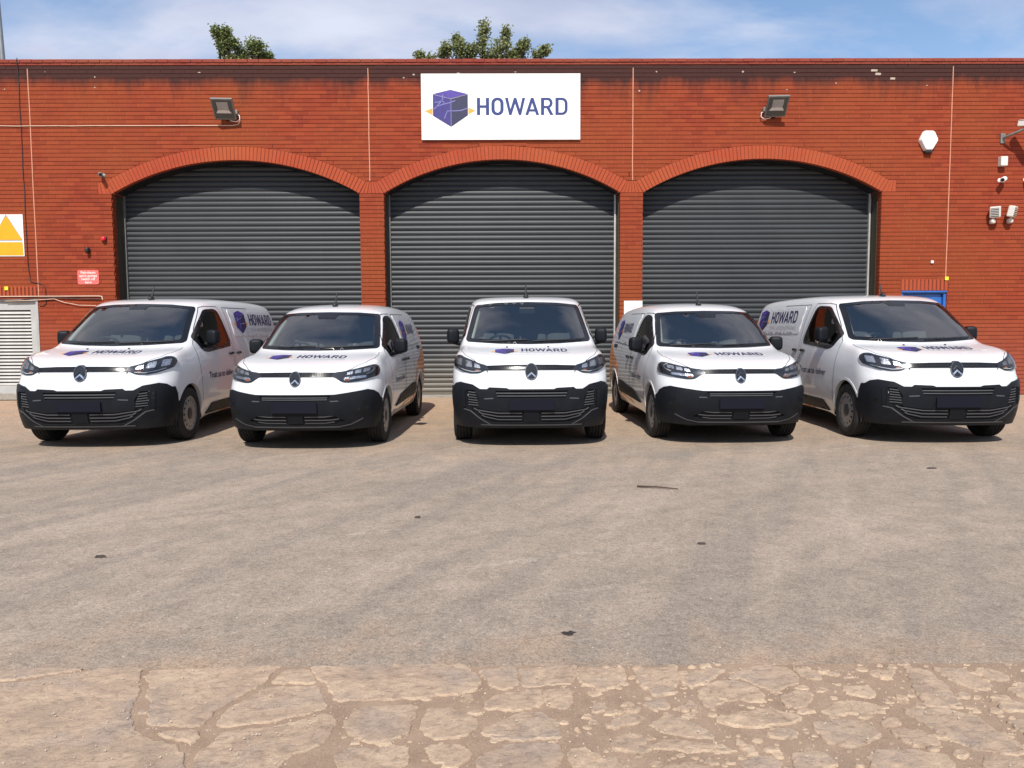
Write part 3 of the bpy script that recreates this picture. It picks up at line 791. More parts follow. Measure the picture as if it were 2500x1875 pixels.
# the whole bricks nearest the camera axis are parts of their own, the others one mass
full = [b for b in bricks if len(b) == 4 and abs((b[1][0]-b[0][0])-(BLN-.009)) < .002]
full.sort(key=lambda b: ((b[0][0]+b[1][0])/2-.2)**2+(b[0][1]-5.8)**2*2.2 if b[0][1] > 4.5 else 1e3)
own = set(id(b) for b in full[:300])
proto = None; rest = MB()
for b in bricks:
    fr = rb.uniform(-.0025, .0025)
    if id(b) in own:
        w, h = BLN-.009, BH
        if proto is None:
            vs, fs = brick_faces([(-w/2, 0), (w/2, 0), (w/2, h), (-w/2, h)], 0)
            m = MB(); m.add(vs, fs); o = m.build('brick', 'brick', wall); proto = o.data
            o.location = ((b[0][0]+b[1][0])/2, fr, b[0][1])
        else: same('brick', proto, wall, ((b[0][0]+b[1][0])/2, fr, b[0][1]))
    else:
        vs, fs = brick_faces(b, fr); rest.add(vs, fs, rb.random()+.001)
# brick returns of the jambs
for (jx, sg) in ((-7.96, 1), (-2.94, -1), (-2.44, 1), (2.38, -1), (2.85, 1), (7.75, -1)):
    for c in range(51):
        z0 = c*CP+.00425; z1 = z0+BH
        for y0, y1 in (((.031, .20), (.21, .415)) if c % 2 else ((.031, .10), (.11, .315), (.325, .415))):
            xa, xb = (jx-.03, jx+.001*sg) if sg > 0 else (jx+.03, jx+.001*sg)
            rest.add([(xb, y0, z0), (xb, y1, z0), (xb, y1, z1), (xb, y0, z1), (xa, y0, z0), (xa, y1, z0), (xa, y1, z1), (xa, y0, z1)], [(0,1,2,3) if sg < 0 else (3,2,1,0), (0,3,7,4), (1,5,6,2), (3,2,6,7), (0,4,5,1)], rb.random()+.001)
rest.build('brickwork', 'brick', wall)['kind'] = 'stuff'
# mortar behind the jamb returns
for (jx, sg) in ((-7.96, 1), (7.75, -1)):
    jm = MB(); jm.box(min(jx-sg*.012, jx-sg*.3), max(jx-sg*.012, jx-sg*.3), .02, .44, 0, ZS-.002); jm.build('jamb', 'mortar', bld)
# arches of standing bricks
pro = {}
for ai, a in enumerate(ARCH):
    cx, hs, Ri, zc, ph = arc_geo(a); n = int(round(2*ph*(Ri+TH/2)/.0775)); da = 2*ph/n; g = .0045/(Ri+TH/2)
    m = MB()
    for rr, w in ((0, 0),): pass
    t0, t1 = -da/2+g, da/2-g
    poly = [(Ri*sin(t0), Ri*cos(t0)), (Ri*sin(t1), Ri*cos(t1)), ((Ri+TH)*sin(t1), (Ri+TH)*cos(t1)), ((Ri+TH)*sin(t0), (Ri+TH)*cos(t0))]
    vs, fs = brick_faces(poly, -.006, .105, .004); m.add(vs, fs)
    first = None
    for i in range(n):
        t = -ph+da*(i+.5)
        if first is None:
            first = m.build('arch_brick', 'arch', bld); o = first
        else: o = same('arch_brick', first.data, bld)
        o.location = (cx, random.uniform(-.002, .002), zc); o.rotation_euler = (0, t, 0)
    sf = MB(); vs = []; fs = []                                   # mortar core and soffit of the arch
    for i in range(n+1):
        t = -ph+da*i
        for R, d in ((Ri+.006, .004), (Ri+.006, .0985), (Ri+TH, .0985), (Ri+TH, .004)): vs.append((cx+R*sin(t), d, zc+R*cos(t)))
    for i in range(n):
        for q in range(4): fs.append((i*4+q, i*4+(q+1) % 4, i*4+4+(q+1) % 4, i*4+4+q))
    sf.add(vs, fs); sf.build('arch_core', 'mortar', bld)
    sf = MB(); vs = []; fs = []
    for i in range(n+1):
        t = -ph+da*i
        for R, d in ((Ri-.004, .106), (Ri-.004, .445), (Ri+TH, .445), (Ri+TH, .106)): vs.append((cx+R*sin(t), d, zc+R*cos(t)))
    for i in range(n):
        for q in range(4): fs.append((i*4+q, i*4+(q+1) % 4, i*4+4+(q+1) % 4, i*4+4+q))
    sf.add(vs, fs); sf.build('arch_soffit', 'black', bld)  # dark steel soffit, its black also painting in the shadow line under the arch
def soldiers(b0, b1, t0, t1, n, z0=ZS, z1=None):
    z1 = z1 if z1 else ZS+TH*cos(.52)
    for i in range(n):
        f = lambda a, b, s: a+(b-a)*s
        s0, s1 = i/n+.012, (i+1)/n-.012
        poly = [(f(b0, b1, s0), z0), (f(b0, b1, s1), z0), (f(t0, t1, s1), z1), (f(t0, t1, s0), z1)]
        m = MB(); vs, fs = brick_faces(poly, -.0055, .22, .004); m.add(vs, fs); m.build('arch_brick', 'arch', bld)
g1, g2, g3 = [arc_geo(a) for a in ARCH]
ex = lambda g, s: g[0]+s*(g[2]+TH)*sin(g[4])
soldiers(BL0, -7.965, BL0, ex(g1, -1), 3); soldiers(-2.935, -2.445, ex(g1, 1), ex(g2, -1), 6)
soldiers(2.385, 2.845, ex(g2, 1), ex(g3, -1), 6); soldiers(7.755, BL1, ex(g3, 1), BL1, 3)
for x0, x1 in ((BL0, -7.9), (-2.99, -2.39), (2.33, 2.90), (7.70, BL1)): cores = MB(); cores.box(x0+.004, x1-.004, .008, .40, ZS+.002, ZB-.003); cores.build('arch_springer', 'mortar', bld)
for (x0, x1, zt) in LINT: soldiers(x0+.004, x1-.004, x0+.004, x1-.004, int((x1-x0)/.0775), zt+.004, zt+.231)
for (x0, x1, zt) in LINT: lc = MB(); lc.box(x0, x1, .009, .3, zt+.001, zt+.234); lc.build('lintel_core', 'mortar', bld)
# coping: two oversailing courses of special bricks
cpA = MB(); cpA.bbox(-.1105, .1105, -.030, .36, 0, .068, .010); cA = cpA.build('coping_brick', 'coping', bld)
cpB = MB(); cpB.bbox(-.1105, .1105, -.014, .05, 0, .042, .004); cB = cpB.build('coping_brick', 'coping', bld)
cA.location = (X0+.11, 0, ZTOP+.047); cB.location = (X0, 0, ZTOP+.002)
for i in range(1, int((X1-X0)/.2265)):
    same('coping_brick', cA.data, bld, (X0+.11+i*.2265, random.uniform(-.003, .003), ZTOP+.047+random.uniform(-.0015, .0015)))
    same('coping_brick', cB.data, bld, (X0+i*.2265, random.uniform(-.002, .002), ZTOP+.002))
cc = MB(); cc.box(X0, X1, -.006, .34, ZTOP+.0005, ZTOP+.105); cc.build('coping_bed', 'mortar', bld)
# hidden body of the building: roof and end walls, seen from aside
bd = MB(); bd.box(X0, X1, .5, 14, 6.2, 6.4); bd.box(X0, X0+.3, .33, 14, 0, 6.2); bd.box(X1-.3, X1, .33, 14, 0, 6.2); bd.box(X0, X1, 13.7, 14, 0, 6.4); bd.build('roof', 'concrete', bld)
# movement joints
def vstrip(x0, z0, x1, z1, w, name, mat, par, d=.002, n=12, wob=.006):
    m = MB(); vs = []
    for i in range(n+1):
        t = i/n; x = x0+(x1-x0)*t+wob*noise.noise((t*9, x0, 1)); z = z0+(z1-z0)*t
        vs += [(x-w/2, -d, z), (x+w/2, -d, z), (x+w/2, .01, z), (x-w/2, .01, z)]
    fs = []
    for i in range(n):
        for q in range(4): fs.append((i*4+q, i*4+4+q, i*4+4+(q+1) % 4, i*4+(q+1) % 4))
    m.add(vs, fs); return m.build(name, mat, par)
for x, za, zb in ((-9.53, 2.10, 6.66), (-2.72, 4.43, 6.66), (2.63, 4.43, 6.66), (9.13, 2.42, 6.68)):
    vstrip(x, za, x, zb, .017, 'movement_joint', 'joint', bld, .004)

# roller shutters
SP = .1035
def shutter(a):
    cx, hs, Ri, zc, ph = arc_geo(a); x0, x1 = cx-hs+.03, cx+hs-.05
    mb = MB()
    mb.box(x0, x1, REC-.005, REC+.055, .018, .075)               # bottom bar
    root = mb.build('roller_shutter', 'shutter', bld)
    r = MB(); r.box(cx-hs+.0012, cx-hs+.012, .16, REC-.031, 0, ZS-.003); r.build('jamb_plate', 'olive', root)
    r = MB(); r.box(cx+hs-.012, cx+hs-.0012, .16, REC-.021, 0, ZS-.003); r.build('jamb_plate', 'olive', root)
    r = MB(); r.box(x0-.055, x0+.02, REC-.03, REC+.07, 0, ZS+.9); r.build('guide_rail', 'rail_dark', root)
    r = MB(); r.box(x0+.0205, x0+.034, REC-.034, REC+.02, 0, ZS+.6); r.build('guide_lip', 'alu', root)
    r = MB(); r.box(x1-.014, x1+.016, REC-.036, REC+.07, 0, ZS+.6); r.build('guide_rail', 'rail_light', root)
    r = MB(); r.box(x1+.0165, x1+.11, REC-.02, REC+.09, 0, ZS+.6); r.build('guide_backing', 'olive', root)
    prof = []
    for i in range(9):
        t = i/8; zz = t*(SP-.016)
        prof.append((-.021*sin(pi*(t*.92+.04))**.75, zz))
    prof += [(.004, SP-.014), (.004, SP-.001)]
    sl = None
    n = int((ZS+.70)/SP)
    for i in range(n):
        if sl is None:
            m = MB(); vs = []
            for d, z in prof: vs += [(x0, d, z), (x1, d, z)]
            m.add(vs, [(2*q, 2*q+1, 2*q+3, 2*q+2) for q in range(len(prof)-1)], 0, True)
            sl = m.build('slat', 'shutter', root); o = sl
        else: o = same('slat', sl.data, root)
        o.location = (0, REC+.03+random.uniform(-.0018, .0018), .075+i*SP)
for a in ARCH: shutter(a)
th = MB(); th.box(-8.4, 8.1, .05, .9, -.02, .020); tag(th.build('threshold', 'concrete', bld), 'pale concrete threshold')
for a in ARCH:
    cx, hs, Ri, zc, ph = arc_geo(a); dk = MB(); dk.box(cx-hs-.05, cx+hs+.05, REC+.52, REC+.54, 0, 5.3); dk.build('inner_wall', 'black', bld)

# blue door
dr = MB(); f = .055
dr.box(DOOR[0], DOOR[0]+f, .03, .14, 0, DOOR[2]); dr.box(DOOR[1]-f, DOOR[1], .03, .14, 0, DOOR[2]); dr.box(DOOR[0]+f, DOOR[1]-f, .03, .14, DOOR[2]-f, DOOR[2])
dr.box(DOOR[0]-.002, DOOR[1]+.002, -.006, .029, DOOR[2]-.03, DOOR[2]-.001)
door = tag(dr.build('door', 'blue_paint', bld), 'blue painted steel door and frame')
dl = MB(); dl.bbox(DOOR[0]+f+.004, DOOR[1]-f-.004, .085, .13, .02, DOOR[2]-f-.012, .004); dl.build('door_leaf', 'blue_paint', door)
hd = MB(); hd.tube([(8.98, .07, 1.02), (8.98, .035, 1.02), (8.86, .035, 1.02)], .011, 8); hd.build('handle', 'rail_light', door)
# louvred metal door
lx0, lx1, lz = LOUV
lv = MB(); lv.box(lx1-.045, lx1-.001, -.012, .12, .0, lz); lv.box(lx0, lx0+.045, -.012, .12, 0, lz); lv.box(lx0+.045, lx1-.045, -.012, .12, lz-.045, lz)
lroot = tag(lv.build('louvred_door', 'metal_frame', bld), 'grey metal door with pale louvre slats')
pz0, pz1, px0, px1 = .30, 1.85, -10.46, -9.73
lf = MB()
for bx in ((lx0+.05, px0, .02, lz-.05), (px1, lx1-.05, .02, lz-.05), (px0, px1, .02, pz0), (px0, px1, pz1, lz-.05)): lf.box(bx[0], bx[1], .03, .07, bx[2], bx[3])
lf.build('door_leaf', 'louvre', lroot)
lb = MB(); lb.box(px0, px1, .115, .12, pz0, pz1); lb.build('louvre_back', 'black', lroot)
n = 22; ls = None
for i in range(n):
    if ls is None:
        m = MB(); m.add([(px0, .022, 0), (px1, .022, 0), (px1, .060, .046), (px0, .060, .046), (px0, .030, -.004), (px1, .030, -.004), (px1, .068, .042), (px0, .068, .042)], [(0,1,2,3), (4,7,6,5), (0,4,5,1), (3,2,6,7)])
        ls = m.build('louvre_slat', 'louvre_slat', lroot); o = ls
    else: o = same('louvre_slat', ls.data, lroot)
    o.location = (0, 0, pz0+.01+i*(pz1-pz0-.02)/n)
ck = MB(); ck.bbox(lx0, lx1+.03, -.02, .3, 0, .14, .012); ck.build('door_plinth', 'concrete', bld)

# ------------------------------------------------------------------ things fixed to the wall
def at_wall(x, z, d=0.): return (x, WY-d, z)
# company sign
sg = MB(); sg.box(-1.60, 1.595, -.045, -.012, -.645, .645)
sign = sg.build('sign_board', 'white_board'); sign.location = at_wall(-.045, 5.885)
tag(sign, 'wide white sign with purple cube and blue HOWARD over the middle arch', 'sign')
bt = MB()
for x in (-1.2, -.4, .4, 1.2): bt.box(x-.03, x+.03, -.0125, .06, -.6, .6)
bt.build('batten', 'alu', sign)
fr = MB()
for bx in ((-1.605, 1.60, .632, .65), (-1.605, 1.60, -.65, -.632), (-1.605, -1.592, -.6319, .6319), (1.587, 1.60, -.6319, .6319)): fr.box(bx[0], bx[1], -.0485, -.0115, bx[2], bx[3])
fr.build('edge_trim', 'white_plastic', sign)
def flat_logo(par, cube_box, word_box, y, wm='print_blue'):
    for mt, polys in cube_logo(*cube_box).items():
        m = MB()
        dd = y-.002 if mt == 'print_line' else y
        for p in polys:
            if area2(p) < 0: p = p[::-1]
            V, T = tri2d(p); m.add([(q.x, dd, q.y) for q in V], T)
        m.build('logo', mt, par)
    for o, hs in word(*word_box):
        m = MB(); V, T = tri2d(o, hs); m.add([(q.x, y, q.y) for q in V], T); m.build('letter', wm, par)
flat_logo(sign, (-1.372, -.395, .705, .73), (-.485, -.165, 1.83, .34), -.0485)

def floodlight(x, z, yaw, cable_sg):
    root = empty('floodlight', at_wall(x, z))
    R = Matrix.Translation((0, -.27, .06)) @ Matrix.Rotation(radians(yaw), 4, 'Z') @ Matrix.Rotation(radians(44), 4, 'X')
    m = MB(); m.bbox(-.235, .235, -.035, .02, -.25, .25, .015, R); m.bbox(-.17, .17, .02, .075, -.14, .14, .01, R)
    for i in range(9): m.box(-.16+i*.04-.004, -.16+i*.04+.004, .075, .10, -.12, .12, 0, R)
    m.build('housing', 'alu', root)
    m = MB(); m.box(-.205, .205, -.039, -.0355, -.215, .215, 0, R); g = m.build('glass', 'lamp_glass', root)
    m = MB()
    vs = [R @ Vector(p) for p in ((-.165, -.0405, -.09), (.165, -.0405, -.09), (.12, -.041, -.02), (-.12, -.041, -.02), (.12, -.0405, .17), (-.12, -.0405, .17), (-.16, -.0405, .15), (.16, -.0405, .15))]
    m.add(vs, [(0, 1, 2, 3)]); m.build('reflector', 'reflector', g)
    m = MB(); m.add([v + (R.to_3x3() @ Vector((0, -.0006, 0))) for v in vs], [(3, 2, 4, 5)]); m.build('led_panel', 'led_face', g)
    m = MB(); m.tube([(0, 0, -.06), (0, -.10, -.10), (0, -.25, .02)], .018, 8); m.box(-.05, .05, -.012, 0, -.12, .0)
    m.bbox(-.035, .035, -.09, -.012, -.14, -.06, .01); m.build('bracket', 'black', root)
    m = MB(); m.bbox(cable_sg*.20-.04, cable_sg*.20+.04, -.10, -.001, -.01, .08, .008); m.build('junction_box', 'alu', root)
    s = cable_sg
    m = MB(); m.tube([(s*.20, -.05, .0), (s*.27, -.06, -.03), (s*.28, -.06, -.12), (s*.20, -.06, -.17), (s*.08, -.06, -.15), (s*.03, -.05, -.10)], .009, 6); m.build('flex', 'white_plastic', root)
    root.scale = (.9, .9, .9); return root
tag(floodlight(-5.55, 5.75, 4, 1), 'grey floodlight above the arch nearest the yellow warning sign', 'floodlight', 'floodlights on the depot wall')
tag(floodlight(5.47, 5.78, -3, -1), 'grey floodlight above the arch nearest the blue door', 'floodlight', 'floodlights on the depot wall')
def cable(name, pts, r, mat, label, cat='cable', world=False):
    m = MB(); m.tube([(x, WY-d, z) for x, z, d in pts], r, 6); return tag(m.build(name, mat), label, cat)
cable('surface_cable', [(-12, 5.53, .012)]+[(-12+6.55*i/24, 5.535+.008*noise.noise((i*.8, 0, 2)), .012) for i in range(1, 24)]+[(-5.45, 5.535, .012), (-5.34, 5.56, .015), (-5.30, 5.63, .02)], .0085, 'cable_pale', 'thin pale cable running straight across the brickwork to a floodlight')
cable('drop_cable', [(-9.70, 6.86, .04), (-9.71, 6.80, .045), (-9.71, 6.6, .014)]+[(-9.71+.02*noise.noise((i*.6, 4, 0)), 6.5-i*.25, .013) for i in range(0, 16)]+[(-9.67, 2.42, .014), (-9.45, 2.38, .014), (-9.38, 2.28, .014), (-9.38, 1.98, .014), (-9.44, 1.93, .014), (-9.52, 1.94, .014)], .0075, 'cable_black', 'thin black cable dropping from the coping beside the yellow warning sign')
cable('conduit', [(-12, 2.125, .022), (-8.30, 2.125, .022), (-8.235, 2.12, .022), (-8.22, 2.05, .022)], .011, 'cable_pale', 'pale horizontal conduit above the louvred door', 'conduit')
cable('sagging_cable', [(-12, 2.07, .03), (-10.3, 2.06, .03), (-9.9, 2.05, .03), (-9.5, 2.09, .045), (-9.1, 2.09, .03), (-8.6, 2.07, .03), (-8.25, 2.06, .03)], .011, 'cable_black', 'black cable sagging below the pale conduit')
cable('loose_flex', [(-10.2, 2.03, .035), (-9.7, 2.04, .035), (-9.2, 2.07, .035), (-9.0, 2.00, .035), (-8.7, 1.94, .035), (-8.35, 1.93, .03)], .007, 'cable_pale', 'loose pale flex hanging under the black cable near the louvred door')
# yellow warning triangle board
wb = MB(); wb.box(-.33, .315, -.012, -.002, -.42, .42); w_ = wb.build('warning_sign', 'white_board'); w_.location = at_wall(-10.085, 3.36)
tag(w_, 'white board with yellow warning triangle and yellow panel', 'sign')
m = MB(); V, T = tri2d(rounded([(-.335, -.09), (.285, -.09), (-.02, .395)], .02)); m.add([(p.x, -.015, p.y) for p in V], T); m.build('triangle', 'yellow', w_)
m = MB(); V, T = tri2d(rounded([(-.352, -.105), (.302, -.105), (-.02, .42)], .02), [rounded([(-.335, -.09), (.285, -.09), (-.02, .395)], .02)[::-1]]); m.add([(p.x, -.0145, p.y) for p in V if p.x > -.33] if False else [(max(p.x, -.328), -.0145, p.y) for p in V], T); m.build('triangle_border', 'alu', w_)
m = MB(); m.add([(-.328, -.015, -.405), (.300, -.015, -.405), (.290, -.015, -.135), (-.328, -.015, -.135)], [(0, 1, 2, 3)]); m.build('panel', 'yellow', w_)
# red fuel notice
fp = MB(); fo = rounded([(-.215, -.145), (.215, -.145), (.215, .145), (-.215, .145)], .04)
plate2d(fp, fo, [], lambda x, y, d: (x, d, y), -.012, -.001); fu = fp.build('fuel_notice', 'pink_red'); fu.location = at_wall(-8.5, 2.51)
tag(fu, 'small red notice with white lettering about petroleum pumps', 'sign')
for i, tx in enumerate(('Petroleum', 'spirit pumps', 'switch off', 'here')):
    vs, fs = font_mesh(tx, .072, .0012); w2 = max(v[0] for v in vs)
    m = MB(); m.add([(v[0]-w2/2, -.0145, v[1]+.072-i*.066) for v in vs], fs); m.build('lettering', 'sign_text', fu)
# red sounder, black sensor, small camera by the first arch
rt = empty('red_sounder', at_wall(-8.14, 3.28)); m = MB(); m.lathe([(-.085, 0), (-.085, .03), (-.07, .045), (-.02, .047), (0, .05)], 'y', 20); m.build('lens', 'red_lens', rt)
m = MB(); m.bbox(-.05, .05, -.03, 0, -.05, .05, .008); m.build('base', 'black', rt); tag(rt, 'small round red alarm sounder beside the first arch jamb', 'alarm')
rt = empty('wall_sensor', at_wall(-8.47, 3.06)); m = MB(); m.super((0, -.055, -.01), (.04, .055, .065), .7, 16, 10); m.build('body', 'black', rt)
m = MB(); m.lathe([(-.004, 0), (-.012, .04), (0, .045)], 'y', 14); m.build('base', 'black', rt); tag(rt, 'small black sensor hung above the red fuel notice', 'sensor')
def bullet(name, x, z, yaw, pitch, mat, label, L=.16, r=.042):
    rt = empty(name, at_wall(x, z)); R = Matrix.Translation((0, -.13, 0)) @ Matrix.Rotation(radians(yaw), 4, 'Z') @ Matrix.Rotation(radians(pitch), 4, 'X')
    m = MB(); m.lathe([(-L/2, r*.75), (-L/2, r), (L*.35, r), (L/2, r*.6), (L/2, 0)], 'y', 18); m.v = [tuple(R @ Vector(p)) for p in m.v]; m.build('body', mat, rt)
    m = MB(); m.lathe([(-L/2+.012, 0), (-L/2+.012, r*.75)], 'y', 18); m.v = [tuple(R @ Vector(p)) for p in m.v]; m.build('lens', 'black', rt)
    m = MB(); m.tube([(0, 0, -.02), (0, -.06, -.03), (0, -.12, -.01)], .014, 8); m.lathe([(-.012, 0), (-.012, .04), (0, .045)], 'y', 16); m.build('bracket', mat, rt)
    return tag(rt, label, 'camera')
bullet('security_camera', -8.10, 4.55, 30, 12, 'alu', 'small grey bullet camera at the outer end of the first arch', .15, .042)
bullet('security_camera', 10.17, 4.40, -48, 16, 'white_plastic', 'small white bullet camera above the pair of spotlights', .17, .05)
bullet('security_camera', 10.70, 4.41, 10, 10, 'white_plastic', 'small white bullet camera cut by the edge of the picture', .17, .055)
# alarm bell box
m = MB(); hx = rounded([(-.19, .0), (-.10, .19), (.10, .19), (.19, .0), (.075, -.21), (-.075, -.21)], .035)
for d, s in (): pass
V, T = tri2d(hx, (), .06); n0 = len(V)
m.add([(p.x*.90, -.095-.02*(1-(p.x*p.x+p.y*p.y)/.04), p.y*.90) for p in V], T, 0, True)
vs = []; fs = []; H = len(hx); hx2 = hx if area2(hx) > 0 else hx[::-1]
for s, d in ((.90, -.095), (1, -.06), (1, -.002)): vs += [(p[0]*s, d, p[1]*s) for p in hx2]
for lv_ in range(2):
    for i in range(H): a = lv_*H+i; b = lv_*H+(i+1) % H; fs.append((a, a+H, b+H, b))
m.add(vs, fs, 0, True)
bell = m.build('alarm_box', 'white_plastic'); bell.location = at_wall(8.65, 5.20); tag(bell, 'white six-sided alarm box high on the wall above the blue door', 'alarm')
m = MB(); m.bbox(-.075, .075, -.085, -.004, -.255, -.212, .008); m.build('strobe', 'black', bell)
# big security camera on an arm
rt = empty('security_camera', at_wall(10.19, 5.24))
R = Matrix.Translation((.28, -.40, .20)) @ Matrix.Rotation(radians(38), 4, 'Z') @ Matrix.Rotation(radians(10), 4, 'X')
m = MB(); m.bbox(-.06, .06, -.22, .20, -.055, .055, .012, R); m.build('housing', 'offwhite', rt)
m = MB(); m.box(-.052, .052, -.224, -.2195, -.047, .047, 0, R); m.build('window', 'black', rt)
m = MB(); m.bbox(-.07, .07, -.29, .18, .058, .066, .003, R); m.build('sun_shield', 'offwhite', rt)
m = MB(); m.tube([(0, 0, 0), (.02, -.12, .02), (.16, -.28, .08), (.28, -.38, .15)], [.03, .026, .024, .03], 10); m.bbox(-.05, .05, -.03, 0, -.10, .10, .01); m.build('arm', 'alu', rt)
tag(rt, 'boxy white security camera on a long arm', 'camera')
m = MB(); m.bbox(-.07, .07, -.12, 0, -.095, .095, .015); o = m.build('junction_box', 'offwhite'); o.location = at_wall(10.18, 4.77); tag(o, 'small off-white square box below the long-armed security camera', 'box')
def spot(x, z, yaw, label):
    rt = empty('spotlight', at_wall(x, z)); R = Matrix.Translation((0, -.15, .06)) @ Matrix.Rotation(radians(yaw), 4, 'Z') @ Matrix.Rotation(radians(12), 4, 'X')
    m = MB(); m.bbox(-.095, .095, -.05, .07, -.11, .11, .02, R); m.build('housing', 'offwhite', rt)
    m = MB(); m.box(-.07, .07, -.054, -.0505, -.085, .085, 0, R); g = m.build('glass', 'lamp_glass', rt)
    for i in range(5):
        m = MB(); m.box(-.07, .07, -.06, -.0545, -.07+i*.033, -.058+i*.033, 0, R); m.build('grille_bar', 'offwhite', g)
    m = MB(); m.super((0, -.07, -.12), (.05, .06, .05), .6, 14, 8); m.tube([(0, 0, -.1), (0, -.12, -.05)], .02, 8); m.build('sensor', 'offwhite', rt)
    return tag(rt, label, 'spotlight', 'pair of spotlights')
spot(10.01, 3.68, -38, 'small white spotlight of the pair, the one turned towards the shutters')
spot(10.37, 3.69, 40, 'small white barred spotlight of the pair, turned away from the shutters')
for x, z, lb in ((9.145, 2.41, 'tiny yellow tag on the brickwork above the blue door'), (-10.17, 2.29, 'tiny yellow tag on the brickwork above the louvred door')):
    m = MB(); m.bbox(-.036, .036, -.022, -.0075, -.036, .036, .004); o = m.build('yellow_tag', 'yellow_tag'); o.location = at_wall(x, z); tag(o, lb, 'tag')
m = MB(); m.bbox(-.03, .03, -.03, 0, -.03, .03, .01); o = m.build('wall_stud', 'offwhite'); o.location = at_wall(8.83, 2.75); tag(o, 'tiny pale stud on the brick above the blue door', 'fixing')
m = MB(); m.bbox(-.19, .19, -.012, -.004, -.28, .28, .003); o = m.build('notice_board', 'white_board'); o.location = at_wall(2.66, 1.70); tag(o, 'plain white notice on the brick pier behind a small van', 'sign')
# lost faces patched with pale mortar under the coping
for x, z, w, h in ((7.52, 6.60, .17, .055), (7.60, 6.53, .15, .06), (7.90, 6.44, .13, .055), (10.95, 6.60, .12, .05), (4.85, 6.58, .06, .05), (5.9, 6.56, .05, .04), (-2.0, 6.47, .07, .035), (-1.8, 6.53, .07, .05), (.25, 6.58, .06, .03), (-.9, 6.56, .09, .03), (3.1, 6.58, .05, .04), (5.75, 6.22, .06, .03), (6.75, 6.35, .05, .04), (-8.2, 6.29, .06, .03), (-6.1, 6.58, .08, .03), (8.6, 6.30, .05, .03), (-10, 6.26, .04, .03)):
    w *= .8; h *= .8
    if w > .1: ol = rounded([(-w/2, -h/2), (w/2*.9, -h/2), (w/2, h/2*.8), (-w/2*.92, h/2)], .012, 2)
    else: ol = [(w/2*cos(2*pi*i/9)*random.uniform(.6, 1.1), h/2*sin(2*pi*i/9)*random.uniform(.6, 1.1)) for i in range(9)]
    m = MB(); plate2d(m, ol, [], lambda a, b, d: (x+a, d, z+b), -.006, .01); m.build('mortar_patch', 'patch_mortar', bld)

# ------------------------------------------------------------------ trees and lamp post behind the roof
def tree(name, base, blobs, trunk_h, mat, label, seed, dens=1.0):
    rt = random.Random(seed); root = empty(name, base); b = Vector(base)
    cx = Vector((0, 0, 0))
    m = MB(); m.tube([(0, 0, 0), (.05, .02, trunk_h*.35), (-.05, .05, trunk_h*.7), (.0, .0, trunk_h)], [.24, .20, .16, .12], 10); m.build('trunk', 'bark', root)
    lm = MB()
    for (x, z, rx, rz, y) in blobs:
        tip = Vector((x-b.x, y, z+rz*.6)); st = Vector((0, 0, trunk_h*rt.uniform(.6, .95)))
        mid = st.lerp(tip, .55)+Vector((rt.uniform(-.2, .2), rt.uniform(-.2, .2), .25))
        lm.tube([st, mid, tip.lerp(mid, .35), tip], [.075, .045, .03, .012], 6)
        for q in range(4):
            t2 = Vector((x-b.x+rt.uniform(-1, 1)*rx*.8, y+rt.uniform(-1, 1)*rx*.7, z+rt.uniform(-.5, .9)*rz)); lm.tube([mid.lerp(tip, .5), t2], [.02, .006], 5)
    lm.build('limb', 'bark', root)
    cr = MB()
    for (x, z, rx, rz, y) in blobs:
        nclump = int(46*dens*max(1, rx*rz*16))
        for q in range(nclump):
            while True:
                d = Vector((rt.uniform(-1, 1), rt.uniform(-1, 1), rt.uniform(-1, 1)))
                if .15 < d.length <= 1: break
            c = Vector((x-b.x+d.x*rx, y+d.y*rx*.9, z+d.z*rz))
            tone0 = rt.random()
            for w in range(11):
                p = c+Vector((rt.gauss(0, .07), rt.gauss(0, .07), rt.gauss(0, .065)))
                nrm = (Vector((rt.gauss(0, .7), -.35+rt.gauss(0, .7), .7+rt.gauss(0, .5)))).normalized()
                u = nrm.cross(Vector((rt.gauss(0, 1), rt.gauss(0, 1), rt.gauss(0, 1)))).normalized(); v = nrm.cross(u)
                s = rt.uniform(.026, .052)
                cr.add([p-u*s, p-v*s*.75+u*s*.1, p+u*s*1.05, p+v*s*.75+u*s*.1], [(0, 1, 2, 3)], min(1, max(.01, tone0*.6+rt.random()*.4)))
    cr.build('crown', mat, root)
    return tag(root, label, 'tree')
fx = lambda p: -.58+(p-1045)*.01415
fz = lambda q: 10.93-(q-38)*.0138
B2 = [(1046, 60, .09, .33), (1040, 92, .16, .30), (1092, 78, .11, .30), (1080, 108, .26, .26), (986, 82, .10, .17), (992, 104, .17, .22), (955, 112, .17, .17), (966, 106, .12, .12), (1018, 108, .22, .22), (1060, 116, .3, .2), (1132, 100, .15, .14), (1118, 116, .22, .16), (1164, 121, .18, .07), (1176, 114, .07, .06), (906, 124, .05, .05), (927, 122, .08, .07), (1000, 124, .4, .2), (1100, 126, .4, .2)]
bl = [(fx(a), fz(q), rx, rz, random.uniform(-.25, .25)) for a, q, rx, rz in B2]
bl += [(fx(1045)+random.uniform(-1.5, 1.5), random.uniform(7.6, 9.4), .6, .5, random.uniform(-.9, .9)) for i in range(12)]
tree('sycamore_tree', (fx(1045), 24, 0), bl, 7.6, 'leaf2', 'leafy tree with spiky shoots rising behind the roof by the white sign', 4, 1.0)
B1 = [(470, 78, .07, .22), (488, 72, .09, .17), (482, 104, .18, .26), (505, 96, .12, .17), (520, 112, .22, .2), (545, 100, .17, .17), (562, 106, .18, .14), (555, 120, .25, .14), (572, 118, .12, .1), (500, 124, .3, .15), (465, 66, .05, .09)]
bl = [(fx(a), fz(q), rx, rz, random.uniform(-.25, .25)) for a, q, rx, rz in B1]
